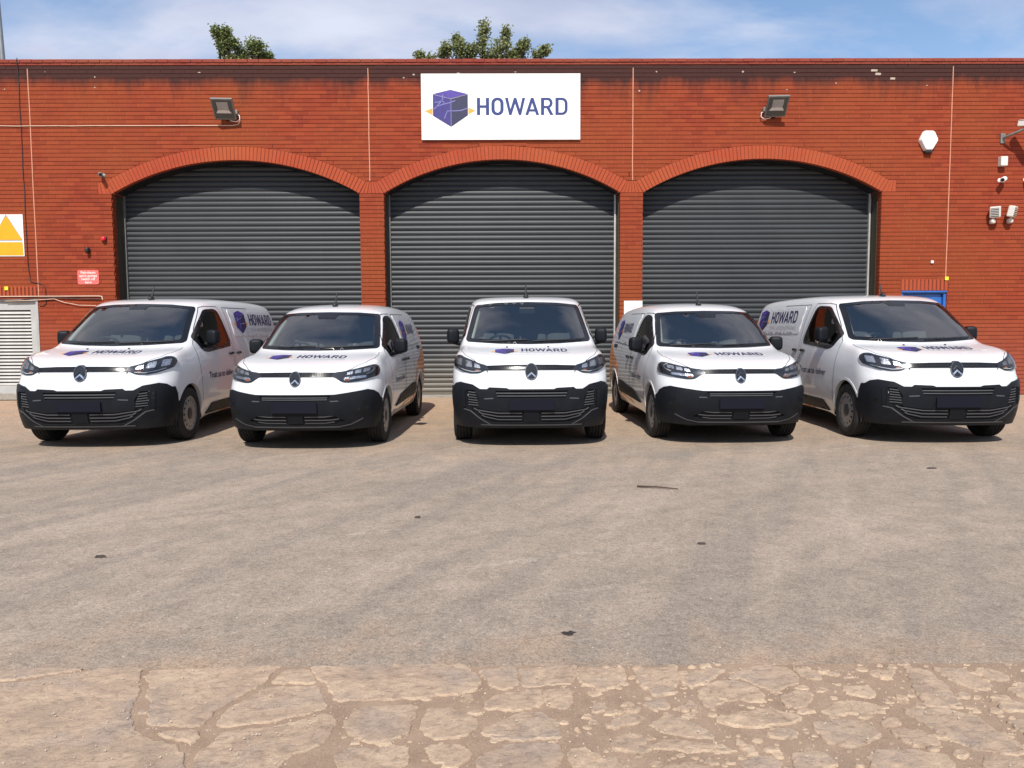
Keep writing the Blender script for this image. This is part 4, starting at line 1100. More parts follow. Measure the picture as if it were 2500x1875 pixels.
bl += [(fx(520)+random.uniform(-1.0, 1.0), random.uniform(7.6, 9.3), .55, .5, random.uniform(-.7, .7)) for i in range(8)]
tree('sycamore_tree', (fx(520), 24, 0), bl, 7.4, 'leaf', 'smaller leafy tree top behind the roof beyond the first floodlight', 9, 1.15)
lp = empty('lamp_post', (-15.12, 24, 0))
m = MB(); m.tube([(0, 0, 0), (-.05, 0, 6), (-.30, 0, 13.0)], [.10, .085, .06], 12); m.build('column', 'pole', lp)
m = MB(); m.tube([(-.30, 0, 13.0), (-.5, -.3, 13.3), (-.9, -.9, 13.4)], .03, 8); m.build('bracket', 'pole', lp)
m = MB(); m.bbox(-1.2, -.75, -1.15, -.85, 13.33, 13.45, .03); m.build('lantern', 'pole', lp)
tag(lp, 'grey lamp post rising behind the roof at the edge of the picture', 'lamp post')

# ------------------------------------------------------------------ small things on the tarmac
def gp(u, v): return pix_ground(u*2500/2212, v*2500/2212)
a, b2 = gp(1376, 1050), gp(1465, 1056)
m = MB(); m.tube([(a[0], a[1], .0), ((a[0]+b2[0])/2, (a[1]+b2[1])/2+.01, .004), (b2[0], b2[1], .0)], [.009, .007, .005], 6); tag(m.build('twig', 'twig'), 'long thin dark stick lying on the open tarmac', 'stick')
def flat_blob(name, uv, rx, ry, mat, label, cat, h=.004, seed=1):
    x, y = gp(*uv); r_ = random.Random(seed); m = MB()
    ol = [(rx*cos(2*pi*i/14)*r_.uniform(.45, 1.2), ry*sin(2*pi*i/14)*r_.uniform(.45, 1.2)) for i in range(14)]
    vs = [(p[0], p[1], 0) for p in ol]+[(p[0]*.8, p[1]*.8, h) for p in ol]; n = 14
    m.add(vs, [(i, (i+1) % n, n+(i+1) % n, n+i) for i in range(n)]+[list(range(n, 2*n))]); o = m.build(name, mat); o.location = (x, y, -.0115)
    return tag(o, label, cat)
tag(flat_blob('oil_spot', (1229, 1363), .042, .036, 'oil', None, None, .003), kind='structure')
for i, (uv, rx, ry, lb) in enumerate([((218, 1200), .07, .03, 'dark torn scrap lying on the tarmac below the first large van'), ((903, 1115), .045, .03, 'small dark clod on the tarmac below the gap beside the middle van'), ((2012, 1010), .10, .03, 'flat dark scrap on the tarmac before the van by the blue door'), ((1515, 1172), .05, .018, 'little dark splinter on the tarmac beyond the long stick')]):
    flat_blob('debris', uv, rx*.62, ry*.75, 'pebble_dark', lb, 'debris', .012, i+3)
sm = MB(); r_ = random.Random(8)
for i in range(260):
    y = 3.3+5.6*r_.random()**1.4; x = r_.uniform(-.72, .72)*y; s = r_.uniform(.002, .0055); a = r_.random()*6
    bq = [(x+s*cos(a+q*1.571)*r_.uniform(.8, 1.5), y+s*sin(a+q*1.571), -.0125) for q in range(4)]
    sm.add(bq+[(x, y, -.012+s*.9)], [(0,1,4),(1,2,4),(2,3,4),(3,0,4)])
tag(sm.build('loose_gravel', 'pebble_pale'), 'loose pale chippings strewn over the tarmac', 'gravel', kind='stuff')

# ================================================================== VANS
# van space: x across (+x on the passenger's side as seen from the camera's right), y = distance back from the nose, z up
def cage_body(F, TP, B, side):
    """F: front rows low to high, TP: rows over bonnet, screen and roof, B: rear rows high to low; each row = 4 points (x, s, z) from centre to corner.
    side(j, r, top) gives the flank points between sill and the top edge."""
    rows = F+TP+B; idx = {}; V = []
    def vid(key, p):
        if key not in idx: idx[key] = len(V); V.append(p)
        return idx[key]
    faces = []
    nF, nT, nB = len(F), len(TP), len(B)
    R = nF-1
    for sgn in (1, -1):
        g = {}
        for k, row in enumerate(rows):
            for i, p in enumerate(row):
                key = ('b', k, i if i == 0 else i*sgn)
                g[(k, i)] = vid(key, (p[0]*sgn, p[1], p[2]))
        def quad(a, b, c, d): faces.append((a, b, c, d) if sgn > 0 else (d, c, b, a))
        for k in range(len(rows)-1):
            for i in range(3): quad(g[(k, i)], g[(k, i+1)], g[(k+1, i+1)], g[(k+1, i)])
        # flank: stations from row nF-1 to row nF+nT
        st = list(range(nF-1, nF+nT+1)); h = {}
        for j, k in enumerate(st):
            for r in range(R+1):
                if r == R: h[(j, r)] = g[(k, 3)]
                elif j == 0: h[(j, r)] = g[(r, 3)]
                elif j == len(st)-1: h[(j, r)] = g[(len(rows)-1-r, 3)]
                else:
                    p = side(j, r, rows[k][3]); h[(j, r)] = vid(('s', j, r, sgn), (p[0]*sgn, p[1], p[2]))
        for j in range(len(st)-1):
            for r in range(R): quad(h[(j, r)], h[(j+1, r)], h[(j+1, r+1)], h[(j, r+1)])
    me = bpy.data.meshes.new('cage'); me.from_pydata(V, [], faces)
    ob = bpy.data.objects.new('cage', me); C.objects.link(ob)
    md = ob.modifiers.new('s', 'SUBSURF'); md.levels = 3; md.render_levels = 3; md.subdivision_type = 'CATMULL_CLARK'
    dg = bpy.context.evaluated_depsgraph_get(); out = bpy.data.meshes.new_from_object(ob.evaluated_get(dg))
    bpy.data.objects.remove(ob); bpy.data.meshes.remove(me)
    bm = bmesh.new(); bm.from_mesh(out); bpy.data.meshes.remove(out)
    bmesh.ops.recalc_face_normals(bm, faces=bm.faces)
    # make sure the normals look outwards
    f0 = max(bm.faces, key=lambda f: f.calc_center_median().z)
    if f0.normal.z < 0: bmesh.ops.reverse_faces(bm, faces=bm.faces)
    return bm

class Van:
    def __init__(s, root, bm):
        s.root = root; s.bm = bm; s.bvh = BVHTree.FromBMesh(bm)
        bm.normal_update(); s.yc = 1.6
        bm.faces.ensure_lookup_table(); s.fd = [[(v.co.copy(), v.normal.copy()) for v in f.verts] for f in bm.faces]
    def nrm(s, p, fi):
        n = Vector((0, 0, 0))
        for co, vn in s.fd[fi]: n += vn*(1/((co-p).length+1e-4))
        return n.normalized()
    def hit(s, mode, a, b, sg=1):
        if mode == 'front': o, d = Vector((a, -3, b)), Vector((0, 1, 0))
        elif mode == 'side': o, d = Vector((3*sg, a, b)), Vector((-sg, 0, 0))
        elif mode == 'top': o, d = Vector((a, b, 5)), Vector((0, 0, -1))
        else: o, d = Vector((0, s.yc, b)), Vector((sin(a), -cos(a), 0))
        p, n, i, _ = s.bvh.ray_cast(o, d)
        if p is None:
            q = {'front': Vector((a, .3, b)), 'side': Vector((.92*sg, a, b)), 'top': Vector((a, b, 1.3)), 'cyl': Vector((0, s.yc, b))+Vector((sin(a), -cos(a), 0))*1.6}[mode]
            p, n, i, _ = s.bvh.find_nearest(q)
        return p, s.nrm(p, i)
    def cy(s, pts, sg=1):
        """outline given as ('f', x, z) seen from the front or ('s', y, z) seen from the flank -> (angle, z)"""
        out = []
        for k, a, z in pts:
            if k == 'f': p, _ = s.hit('front', a*sg, z)
            else: p, _ = s.hit('side', a, z, sg)
            out.append((atan2(p.x, s.yc-p.y), z))
        return out
    def patch(s, name, outer, mode, mat, off=.004, thick=0., holes=(), res=.035, sg=1, parent=None, dens=True, sm=True):
        mb = MB(); s.add_patch(mb, outer, mode, off, thick, holes, res, sg, dens, sm)
        return mb.build(name, mat, parent or s.root)
    def add_patch(s, mb, outer, mode, off=.004, thick=0., holes=(), res=.035, sg=1, dens=True, sm=True):
        sc = 1.0
        if dens: outer = densify(outer, res); holes = [densify(h, res) for h in holes]
        V, T = tri2d(list(outer), [list(h) for h in holes], res)
        P = []; Nn = []
        for q in V:
            p, n = s.hit(mode, q.x, q.y, sg); P.append(p+n*off); Nn.append(n)
        flip = (mode in ('side',) and sg < 0)
        # orientation check against the surface normal
        tot = 0
        for t in T[:40]: tot += (P[t[1]]-P[t[0]]).cross(P[t[2]]-P[t[0]]).dot(Nn[t[0]])
        if tot < 0: T = [t[::-1] for t in T]
        mb.add(P, T, 0, sm)
        if thick:
            vs = []; fs = []
            for a, b in bedges(T):
                o = len(vs); vs += [P[a], P[b], P[b]-Nn[b]*thick, P[a]-Nn[a]*thick]; fs.append((o, o+3, o+2, o+1))
            mb.add(vs, fs, 0, False)
    def ribbon(s, name, pts, mode, w, mat, off=.002, sg=1, parent=None, closed=False, thick=0.):
        """thin strip along a line on the body"""
        pts = [Vector(p) for p in densify(pts, .03, closed)]; n = len(pts); L_ = []; R_ = []
        for i, p in enumerate(pts):
            a = pts[i-1] if (i or closed) else p; b = pts[(i+1) % n] if (i < n-1 or closed) else p
            d = (b-a).normalized(); q = Vector((-d.y, d.x))*w/2; L_.append(p+q); R_.append(p-q)
        vs = []; ns = []
        for p in L_+R_:
            h, nn = s.hit(mode, p.x, p.y, sg); vs.append(h+nn*off); ns.append(nn)
        fs = [(i, (i+1) % n, n+(i+1) % n, n+i) for i in range(n if closed else n-1)]
        f = fs[0]
        if (vs[f[1]]-vs[f[0]]).cross(vs[f[2]]-vs[f[0]]).dot(ns[f[0]]) < 0: fs = [q[::-1] for q in fs]
        mb = MB(); mb.add(vs, fs, 0, True); return mb.build(name, mat, parent or s.root)
    def decal_polys(s, name, polys, mode, mat, off=.003, sg=1, parent=None, res=.05):
        mb = MB()
        for o, hs in polys: s.add_patch(mb, o, mode, off, 0, hs, res, sg)
        return mb.build(name, mat, parent or s.root)
    def decal_text(s, name, text, f, mode, mat, size, off=.003, sg=1, bold=0., parent=None):          # lettering too fine to pick apart
        vs, fs = font_mesh(text, 1.0, bold); w = max(v[0] for v in vs); mb = MB(); P = []
        for v in vs:
            a, b = f(v[0]/w, v[1]); p, n = s.hit(mode, a, b, sg); P.append(p+n*off)
        mb.add(P, fs, 0, True); o = mb.build(name, mat, parent or s.root); o['kind'] = 'stuff'; return o
    def cut(s, outline, mode, sg=1, lim=None):
        """open the shell inside an outline and draw the rim of the hole on to it"""
        bm = s.bm; kill = []
        def uv(co): return {'front': (co.x, co.z), 'side': (co.y, co.z)}[mode]
        def ok(co): return lim(co)
        ins = {}
        for v in bm.verts:
            ins[v] = ok(v.co) and inpoly(uv(v.co), outline)
        for f in bm.faces:
            if all(ins[v] for v in f.verts): kill.append(f)
        bmesh.ops.delete(bm, geom=kill, context='FACES')
        dense = [Vector(p) for p in densify(outline, .008)]
        for v in [v for v in bm.verts if v.is_boundary and ins.get(v)]:
            q = Vector(uv(v.co)); t = min(dense, key=lambda d: (d-q).length_squared)
            if mode == 'side':
                p, n = s.hit('side', t.x, t.y, sg); v.co = p
            else:
                p, n = s.hit('front', t.x, t.y); v.co = p
    def done(s, name, mat):
        bm = s.bm
        me = bpy.data.meshes.new(name); bm.to_mesh(me); me.materials.append(M[mat]); smooth(me)
        o = bpy.data.objects.new(name, me); link(o, s.root); return o

def make_wheel(parent, x, y, r, w, sg, rim_mat, style):
    root = empty('wheel', (x*sg, y, r), parent)
    h = w/2
    prof = [(-h*.92, r*.66), (-h, r*.74), (-h*1.04, r*.86), (-h*.93, r*.955), (-h*.80, r*.99)]
    for a in (-.55, -.18, .18, .55):
        prof += [(h*(a-.055), r), (h*(a-.05), r-.009), (h*(a+.05), r-.009), (h*(a+.055), r)]
    prof += [(h*.80, r*.99), (h*.93, r*.955), (h*1.04, r*.86), (h, r*.74), (h*.92, r*.66)]
    m = MB(); m.lathe([(a*sg, b) for a, b in prof], 'x', 48)
    # tread sipes
    m.build('tyre', 'tyre', root)
    rr = r*.68
    m = MB(); m.lathe([(h*.86*sg, rr), (h*.90*sg, rr*.98), (h*.70*sg, rr*.90), (h*.30*sg, rr*.86)], 'x', 40)
    outer = [(rr*.905*cos(2*pi*i/48), rr*.905*sin(2*pi*i/48)) for i in range(48)]
    holes = []
    nh = 14 if style == 'J' else 12
    for i in range(nh):
        a = 2*pi*i/nh; ca, sa = cos(a), sin(a)
        o = [(rr*.755+rr*.085*cos(2*pi*q/10), rr*(.062 if style == 'J' else .07)*sin(2*pi*q/10)) for q in range(10)]
        holes.append([(p[0]*ca-p[1]*sa, p[0]*sa+p[1]*ca) for p in o])
    holes.append([(rr*.34*cos(2*pi*i/28), rr*.34*sin(2*pi*i/28)) for i in range(28)])
    V, T = tri2d(outer, holes)
    dish = lambda q: (h*.70+.028*(1-abs(q.length/rr-.55)*1.8))*sg
    m.add([(dish(q), q.x, q.y) for q in V], T, 0, True)
    m.build('rim', rim_mat, root)
    m = MB(); m.lathe([(h*.35*sg, rr*.86), (h*.33*sg, .0)], 'x', 28); m.build('brake', 'hub', root)
    m = MB(); m.lathe([(h*.70*sg, rr*.36), (h*.86*sg, rr*.33), (h*.92*sg, rr*.22), (h*.92*sg, 0)], 'x', 28); m.build('hub_cap', 'hub', root)
    return root

def circ(cx, cz, r, a0, a1, n=28): return [(cx+r*cos(radians(a0+(a1-a0)*i/n)), cz+r*sin(radians(a0+(a1-a0)*i/n))) for i in range(n+1)]

def emblem(v, z, w, h, lift=.014):
    p, n = v.hit('front', 0, z)
    y0 = p.y-lift
    e = empty('emblem', (0, 0, 0), v.root)
    ell = lambda s, k=36: [(w/2*s*cos(2*pi*i/k), z+h/2*s*sin(2*pi*i/k)) for i in range(k)]
    f = lambda a, b, d: (a, d+(b-z)*.22, b)
    m = MB(); plate2d(m, ell(.93), [], f, y0, y0+.08); m.build('disc', 'emblem_black', e)
    m = MB(); plate2d(m, ell(1.0), [ell(.90)[::-1]], f, y0-.007, y0+.08); m.build('ring', 'ring_chrome', e)
    for k, (zz, ww) in enumerate(((.115*h, .62), (-.135*h, .74))):
        t = .105*h
        pl = [(-w*.5*ww, z+zz-.16*h), (0, z+zz+.10*h), (w*.5*ww, z+zz-.16*h), (w*.5*ww, z+zz-.16*h-t), (0, z+zz+.10*h-t), (-w*.5*ww, z+zz-.16*h-t)]
        m = MB(); plate2d(m, pl, [], f, y0-.006, y0+.01); m.build('chevron', 'chrome' if k else 'emblem_black', e)
    return e

def mirror(v, x, y, z, sg, w, h):
    r = empty('door_mirror', (0, 0, 0), v.root)
    m = MB(); Rm = Matrix.Translation((sg*(x+w*.5), y, z)) @ Matrix.Rotation(radians(-14*sg), 4, 'Z')
    m.super((0, 0, 0), (w*.5, .075, h*.5), .5, 22, 14, Rm); m.build('mirror_cap', 'bumper', r)
    m = MB(); m.super((0, .068, 0), (w*.38, .010, h*.38), .4, 18, 8, Rm); m.build('mirror_glass', 'chrome', r)
    m = MB(); m.tube([(sg*(x-.10), y+.02, z-h*.50), (sg*(x+.02), y, z-h*.46), (sg*(x+w*.6), y, z-h*.40)], [.040, .036, .030], 10); m.build('mirror_arm', 'bumper', r)
    return r

def cabin(v, S, ydash, zd, hw, ys, zs, yb, ztop):
    m = MB(); m.super((0, ydash+.30, zd-.17), (hw-.08, .25, .13), .35, 28, 12); m.super((-.37, ydash+.36, zd-.04), (.20, .11, .06), .5, 18, 10); m.build('dashboard', 'interior', v.root)
    m = MB(); n = 28; R = .185; Q = Matrix.Translation((-.37, ydash+.50, zd-.02)) @ Matrix.Rotation(radians(-62), 4, 'X')
    m.tube([Q @ Vector((R*cos(2*pi*i/n), R*sin(2*pi*i/n), 0)) for i in range(n+1)], .016, 8, False)
    for a in (0, 130, 50): pass
    for a in (180, 0, 270): m.tube([Q @ Vector((0, 0, .0)), Q @ Vector((R*cos(radians(a)), R*sin(radians(a)), 0))], .016, 6)
    m.super((0, 0, 0), (.06, .05, .02), .6, 14, 8, Q); m.build('steering_wheel', 'black', v.root)
    for x in (-.40, .10, .50):
        s_ = empty('seat', (0, 0, 0), v.root)
        w = .235 if x < 0 else .20
        Qb = Matrix.Translation((x, ys+.32, zs+.36)) @ Matrix.Rotation(radians(-14), 4, 'X')
        m = MB(); m.super((0, 0, 0), (w, .075, .33), .45, 20, 12, Qb); m.build('backrest', 'seat', s_)
        m = MB(); m.super((0, .02, .43), (.12, .05, .09), .5, 16, 10, Qb); m.build('headrest', 'seat', s_)
        m = MB(); m.super((x, ys+.05, zs), (w, .26, .09), .45, 20, 10); m.build('cushion', 'seat', s_)
    m = MB(); m.box(-hw+.07, hw-.07, yb, yb+.02, .35, ztop-.62); m.box(-hw+.16, hw-.16, yb, yb+.02, ztop-.62, ztop-.14); m.build('bulkhead', 'bulkhead', v.root)
    m = MB(); m.box(-hw+.08, hw-.08, ydash-.25, yb, .34, .40); m.build('cabin_floor', 'interior', v.root)
    for sg in (1, -1):
        m = MB(); pts = []
        for i in range(7):
            t = i/6; q, n = v.hit('front', sg*(S['wsi'][4][0]+.035+(S['wsi'][6][0]-S['wsi'][4][0])*t), S['wsi'][4][1]+.02+(S['wsi'][6][1]-S['wsi'][4][1]-.02)*t); pts.append(q-n*.055)
        m.tube(pts, .038, 8); m.build('pillar_trim', 'pillar', v.root)
    m = MB(); m.bbox(-.11, .11, 0, .05, -.045, .045, .015); o = m.build('rear_view_mirror', 'black', v.root); return o

# ---------------------------------------------------------------- both van types share one builder
SC = lambda poly, c, k: [(c[0]+(p[0]-c[0])*k, c[1]+(p[1]-c[1])*k) for p in poly]
def build_van(name, S):
    root = empty(name); L_ = S['len']
    bm = cage_body(S['F'], S['T'], S['B'], S['side']); v = Van(root, bm)
    WS, WSi, SW, SWi = S['ws'], S['wsi'], S['sw'], S['swi']; wheels, AR = S['wheels'], S['arch']
    wc = (0, sum(p[1] for p in WS)/len(WS)); sc = (sum(p[0] for p in SW)/len(SW), sum(p[1] for p in SW)/len(SW))
    XA = lambda x, z: v.cy([('f', x, z)])[0]
    bf = lambda pts: [XA(x, z) for x, z in densify(pts, .05)]
    # --- glazing, doors and flank (measured before the shell is opened)
    v.patch('windscreen_surround', rounded(WS, .03, 3), 'front', 'gloss_black', .005, .012, [rounded(WSi, .02, 2)[::-1]], .04)
    v.patch('windscreen', rounded(SC(WSi, wc, 1.03), .02, 2), 'front', 'screen_glass', .0015, 0, (), .06)
    for sg in (1, -1):
        v.patch('window_surround', SW, 'side', 'gloss_black', .004, .01, [SWi[::-1]], .04, sg)
        v.patch('side_window', SC(SWi, sc, 1.03), 'side', 'side_glass', .001, 0, (), .06, sg)
        v.ribbon('door_seam', S['door'], 'side', .008, 'recess', .0015, sg)
        v.ribbon('sliding_door_seam', S['slide'], 'side', .008, 'recess', .0015, sg)
        v.patch('upper_panel', rounded(S['panel'], .06, 3), 'side', 'paint', .007, .012, (), .05, sg)
        v.ribbon('slide_rail', S['rail'], 'side', S.get('railw', .02), S['railm'], .006, sg)
        v.patch('side_cladding', rounded(S['clad'], .03, 3), 'side', 'bumper', .016, .02, (), .05, sg)
        for pl in S['orange']: v.patch('livery_flash', pl, 'side', 'livery_orange', .004, 0, (), .05, sg)
        for hy in S['handles']:
            h0 = empty('door_handle', (0, 0, 0), root); p, n = v.hit('side', hy, S['hz'], sg)
            m = MB(); m.super(tuple(p+n*.018), (.020, .075, .019), .5, 16, 10); m.build('grip', 'black', h0)
            v.patch('cup', [(hy+.06*cos(2*pi*i/16), S['hz']-.012+.036*sin(2*pi*i/16)) for i in range(16)], 'side', 'paint', -.012, 0, (), .04, sg, h0)
        for wy, wr in wheels:
            a0, a1 = (-12, 192) if wy > 2 else (-12, S['arch_end'])
            v.patch('wheel_arch', circ(wy, wr, AR+.020, a0, a1)+circ(wy, wr, AR-.010, a1, a0), 'side', 'paint', .005, .05, (), .04, sg)
            m = MB(); pts = [(wy+(AR+.01)*cos(radians(-15+210*i/24)), wr+(AR+.01)*sin(radians(-15+210*i/24))) for i in range(25)]
            vs = [(sg*S['hw']*.965, a, b) for a, b in pts]+[(sg*.60, a, b) for a, b in pts]; m.add(vs, [(i, i+1, 26+i, 25+i) for i in range(24)], 0, True)
            m.add([(sg*.60, a, b) for a, b in pts], [list(range(25))]); m.build('arch_liner', 'under', root)
        v.patch('tail_lamp', rounded(S['tail'], .03), 'side', 'red_lens', .004, .006, (), .05, sg)
    # --- bumper
    right = v.cy(S['btop'], 1); left = [(-a, z) for a, z in right]; zl = S['zlow']
    outer = left[::-1][:-1]+right+[(right[-1][0], zl)]+[(right[-1][0]*(1-2*i/24), zl) for i in range(1, 24)]+[(left[-1][0], zl)]
    bump = v.patch('bumper', outer, 'cyl', 'bumper', .018, .03, [bf(h) for h in S['bholes']], .045)
    v.patch('grille_void', bf(S['bvoid']), 'cyl', 'recess', .002, 0, (), .05, 1, bump)
    for pts, w, off, mt, nm in S['slats']: v.ribbon(nm, [XA(*p) for p in pts], 'cyl', w, mt, off, 1, bump)
    for pts, off, th, mt, nm in S['bpatch']: v.patch(nm, bf(pts), 'cyl', mt, off, th, (), .03, 1, bump)
    p, n = v.hit('front', 0, .53); m = MB(); m.bbox(-.268, .268, p.y-.036, p.y-.014, S['plate'][0], S['plate'][1], .003); m.build('number_plate', 'plate', root)
    # --- grille bar, lamps, emblem
    gb = v.patch('grille_bar', bf(S['bar']), 'cyl', 'gloss_black', .010, .014, (), .04); st = MB(); zb = S['barz']
    for sg in (1, -1):
        for i in range(13):
            x = sg*(.10+i*.029)
            for zz in ((zb-.007, zb+.001) if i % 2 else (zb-.003, zb+.005)):
                q, n = v.hit('front', x, zz); q = q+n*.0112; t = .010-.0005*i
                st.add([q+Vector((-t, 0, -.0022)), q+Vector((t*.4, 0, -.0022)), q+Vector((t, -.001, .0022)), q+Vector((-t*.4, -.001, .0022))], [(0, 1, 2, 3)])
    st.build('grille_studs', 'ring_chrome', gb)['kind'] = 'stuff'
    for sg in (1, -1):
        ol = v.cy(S['lamp'], sg); c = (sum(a for a, b in ol)/len(ol), sum(b for a, b in ol)/len(ol))
        h0 = v.patch('headlight', rounded(ol, .02, 2), 'cyl', 'lamp_black', .010, .016, (), .035)
        for pl in S['refl']: v.patch('reflector', rounded([XA(sg*x, z) for x, z in pl], .010, 3), 'cyl', 'lamp_chrome', .013, .004, (), .03, 1, h0)
        v.ribbon('running_light', [XA(sg*x, z) for x, z in S['drl']], 'cyl', .008, 'reflector', .014, 1, h0)
        v.patch('indicator', [XA(sg*x, z) for x, z in S['amber']], 'cyl', 'amber', .0135, 0, (), .02, 1, h0)
        v.patch('lens', rounded(SC(ol, c, .985), .02, 2), 'cyl', 'lens', .021, 0, (), .04, 1, h0)
        v.ribbon('bonnet_seam', [(sg*x, y) for x, y in S['bseam']], 'top', .006, 'recess', .001)
    emblem(v, *S['emblem'])
    for x in S['jets']:
        p, n = v.hit('top', x, .79); m = MB(); m.super(tuple(p+n*.006), (.012, .016, .009), .7, 12, 8); m.build('washer_jet', 'black', root)
    for x0, x1 in ((-.62, -.02), (.05, .70)):
        m = MB(); pts = []
        for i in range(9):
            t = i/8; p, n = v.hit('front', x0+(x1-x0)*t, S['wipz']+.022*t); pts.append(p+n*.020)
        m.tube(pts, .008, 6); m.build('wiper', 'black', root)
    # --- livery
    cx_, cy_, cw, ch = S['bcube']
    for mt, polys in cube_logo(cx_, cy_, cw, ch).items(): v.decal_polys('bonnet_logo', [(p, []) for p in polys], 'top', mt, .0065 if mt == 'print_line' else .005, 1, None, .025)
    v.decal_polys('bonnet_lettering', word(*S['bword']), 'top', 'print_navy', .0035, 1, None, .02)
    bx = S['bword']; v.decal_text('bonnet_strapline', 'CIVIL ENGINEERING', lambda a, b: (bx[0]-.02+(bx[2]+.04)*a, bx[1]-.08+b*.055), 'top', 'print_grey', 1, .005)
    for sg in (1, -1):
        a0, a1 = S['smap']; mapx = (lambda a: a0+a) if sg > 0 else (lambda a: a1-a)
        for mt, polys in cube_logo(*S['scube']).items():
            v.decal_polys('side_logo', [([(mapx(a), b) for a, b in p], []) for p in polys], 'side', mt, .0145 if mt == 'print_line' else .013, sg)
        v.decal_polys('side_lettering', [([(mapx(a), b) for a, b in o], [[(mapx(a), b) for a, b in h] for h in hs]) for o, hs in word(*S['sword'])], 'side', 'print_navy', .013, sg)
        q = S['sword']; v.decal_text('side_strapline', 'CIVIL ENGINEERING', lambda a, b: (mapx(q[0]-.03+(q[2]+.06)*a), q[1]-q[3]*.55+b*q[3]*.46), 'side', 'print_grey', 1, .013, sg)
        u0, u1, uz, uh = S['slogan']; m2 = (lambda a: u0+(u1-u0)*a) if sg > 0 else (lambda a: u1-(u1-u0)*a)
        v.decal_text('slogan', 'Trust us to deliver', lambda a, b: (m2(a), uz+b*uh), 'side', 'print_navy', 1, .006, sg, .014)
        mirror(v, S['mir'][0], S['mir'][1], S['mir'][2], sg, S['mir'][3], S['mir'][4])
        for wy, wr in wheels: make_wheel(root, S['track'], wy, wr, S['tyre'], sg, 'rim', S['style'])
    cabin(v, S, *S['cabin']).location = S['rvm']
    ay = S['aerial']; p, n = v.hit('top', 0, ay)
    m = MB(); m.super((0, ay, p.z+.016), (.038, .062, .036), .9, 14, 8); m.tube([(0, ay, p.z+.01), (0, ay+.05, p.z+.09), (0, ay+.11, p.z+.20)], [.019, .013, .009], 6); m.build('aerial', 'black', root)
    w_ = S['hw']-.32
    m = MB(); m.box(-w_, w_, .30, L_-.25, .22, .30); m.build('underbody', 'under', root)
    m = MB(); m.box(-.64, .64, .30, L_-.3, .3005, .60); m.build('chassis', 'under', root)
    for wy, wr in wheels: m = MB(); m.tube([(-S['track'], wy, wr), (S['track'], wy, wr)], .05, 8); m.build('axle', 'under', root)
    # --- open the shell
    v.cut(rounded(SC(WS, wc, .965), .03, 3), 'front', lim=lambda c: c.y < 1.95 and c.z > WS[0][1]-.05)
    for sg in (1, -1):
        v.cut(SC(SW, sc, .95), 'side', sg, lim=lambda c, s=sg: c.x*s > .5)
        for wy, wr in wheels:
            v.cut(circ(wy, wr, AR, 0, 360, 60)[:-1], 'side', sg, lim=lambda c, s=sg: c.x*s > .7)
            v.cut([(wy-AR, .1), (wy+AR, .1), (wy+AR, wr), (wy-AR, wr)], 'side', sg, lim=lambda c, s=sg: c.x*s > .78 and c.y > wheels[0][0]-.36)
    bmesh.ops.delete(bm, geom=[f for f in bm.faces if all(q.co.z < zl+.025 and q.co.y < .57 for q in f.verts)], context='FACES')
    v.done('body', 'paint'); bm.free()
    return root

def side_big(j, r, top):
    z = (.25 if j > 4 else .20, .40, .62, .80, .97, 0)[r]; x = (.895, .955, .972, .973, .969, 0)[r]
    if r == 5:
        if top[2] < 1.30: return (top[0]+.042, top[1]-.03, top[2]-.10)
        k = min(1, (top[2]-1.30)/.45); return (.935+.02*k, top[1], 1.13+.06*k)
    if j <= 2: z = z*.98
    return (x, top[1]-(.05 if j < 3 else 0)*(1-r/6), z)
sym = lambda half: [(-x, z) for x, z in half[::-1] if x > 0]+half
def slats_big():
    out = []
    for z, xw in ((.355, .56), (.393, .60), (.432, .655)):
        for sg in (1, -1): out.append(([(sg*.115, z), (sg*.40, z), (sg*xw, z+.035), (sg*(xw+.03), z+.055)], .012, .014, 'slat_black', 'grille_slat'))
    for z in (.635, .668): out.append(([(x, z) for x in (-.42, -.2, 0, .2, .42)], .011, .016, 'slat_black', 'grille_slat'))
    for sg in (1, -1):
        for i in range(6): out.append(([(sg*(.625+.008*i), .52+i*.03), (sg*.75, .53+i*.03)], .010, .014, 'slat_black', 'grille_slat'))
        out.append(([(sg*.46, .283), (sg*.60, .36), (sg*.72, .455), (sg*.80, .475)], .013, .0215, 'slat_black', 'bumper_crease'))
        out.append(([(sg*.45, .607), (sg*.56, .60)], .013, .0215, 'slat_black', 'beam_edge'))
    out.append(([(x, .290) for x in (-.60, -.4, -.2, 0, .2, .4, .60)], .015, .021, 'slat_black', 'bumper_lip'))
    return out
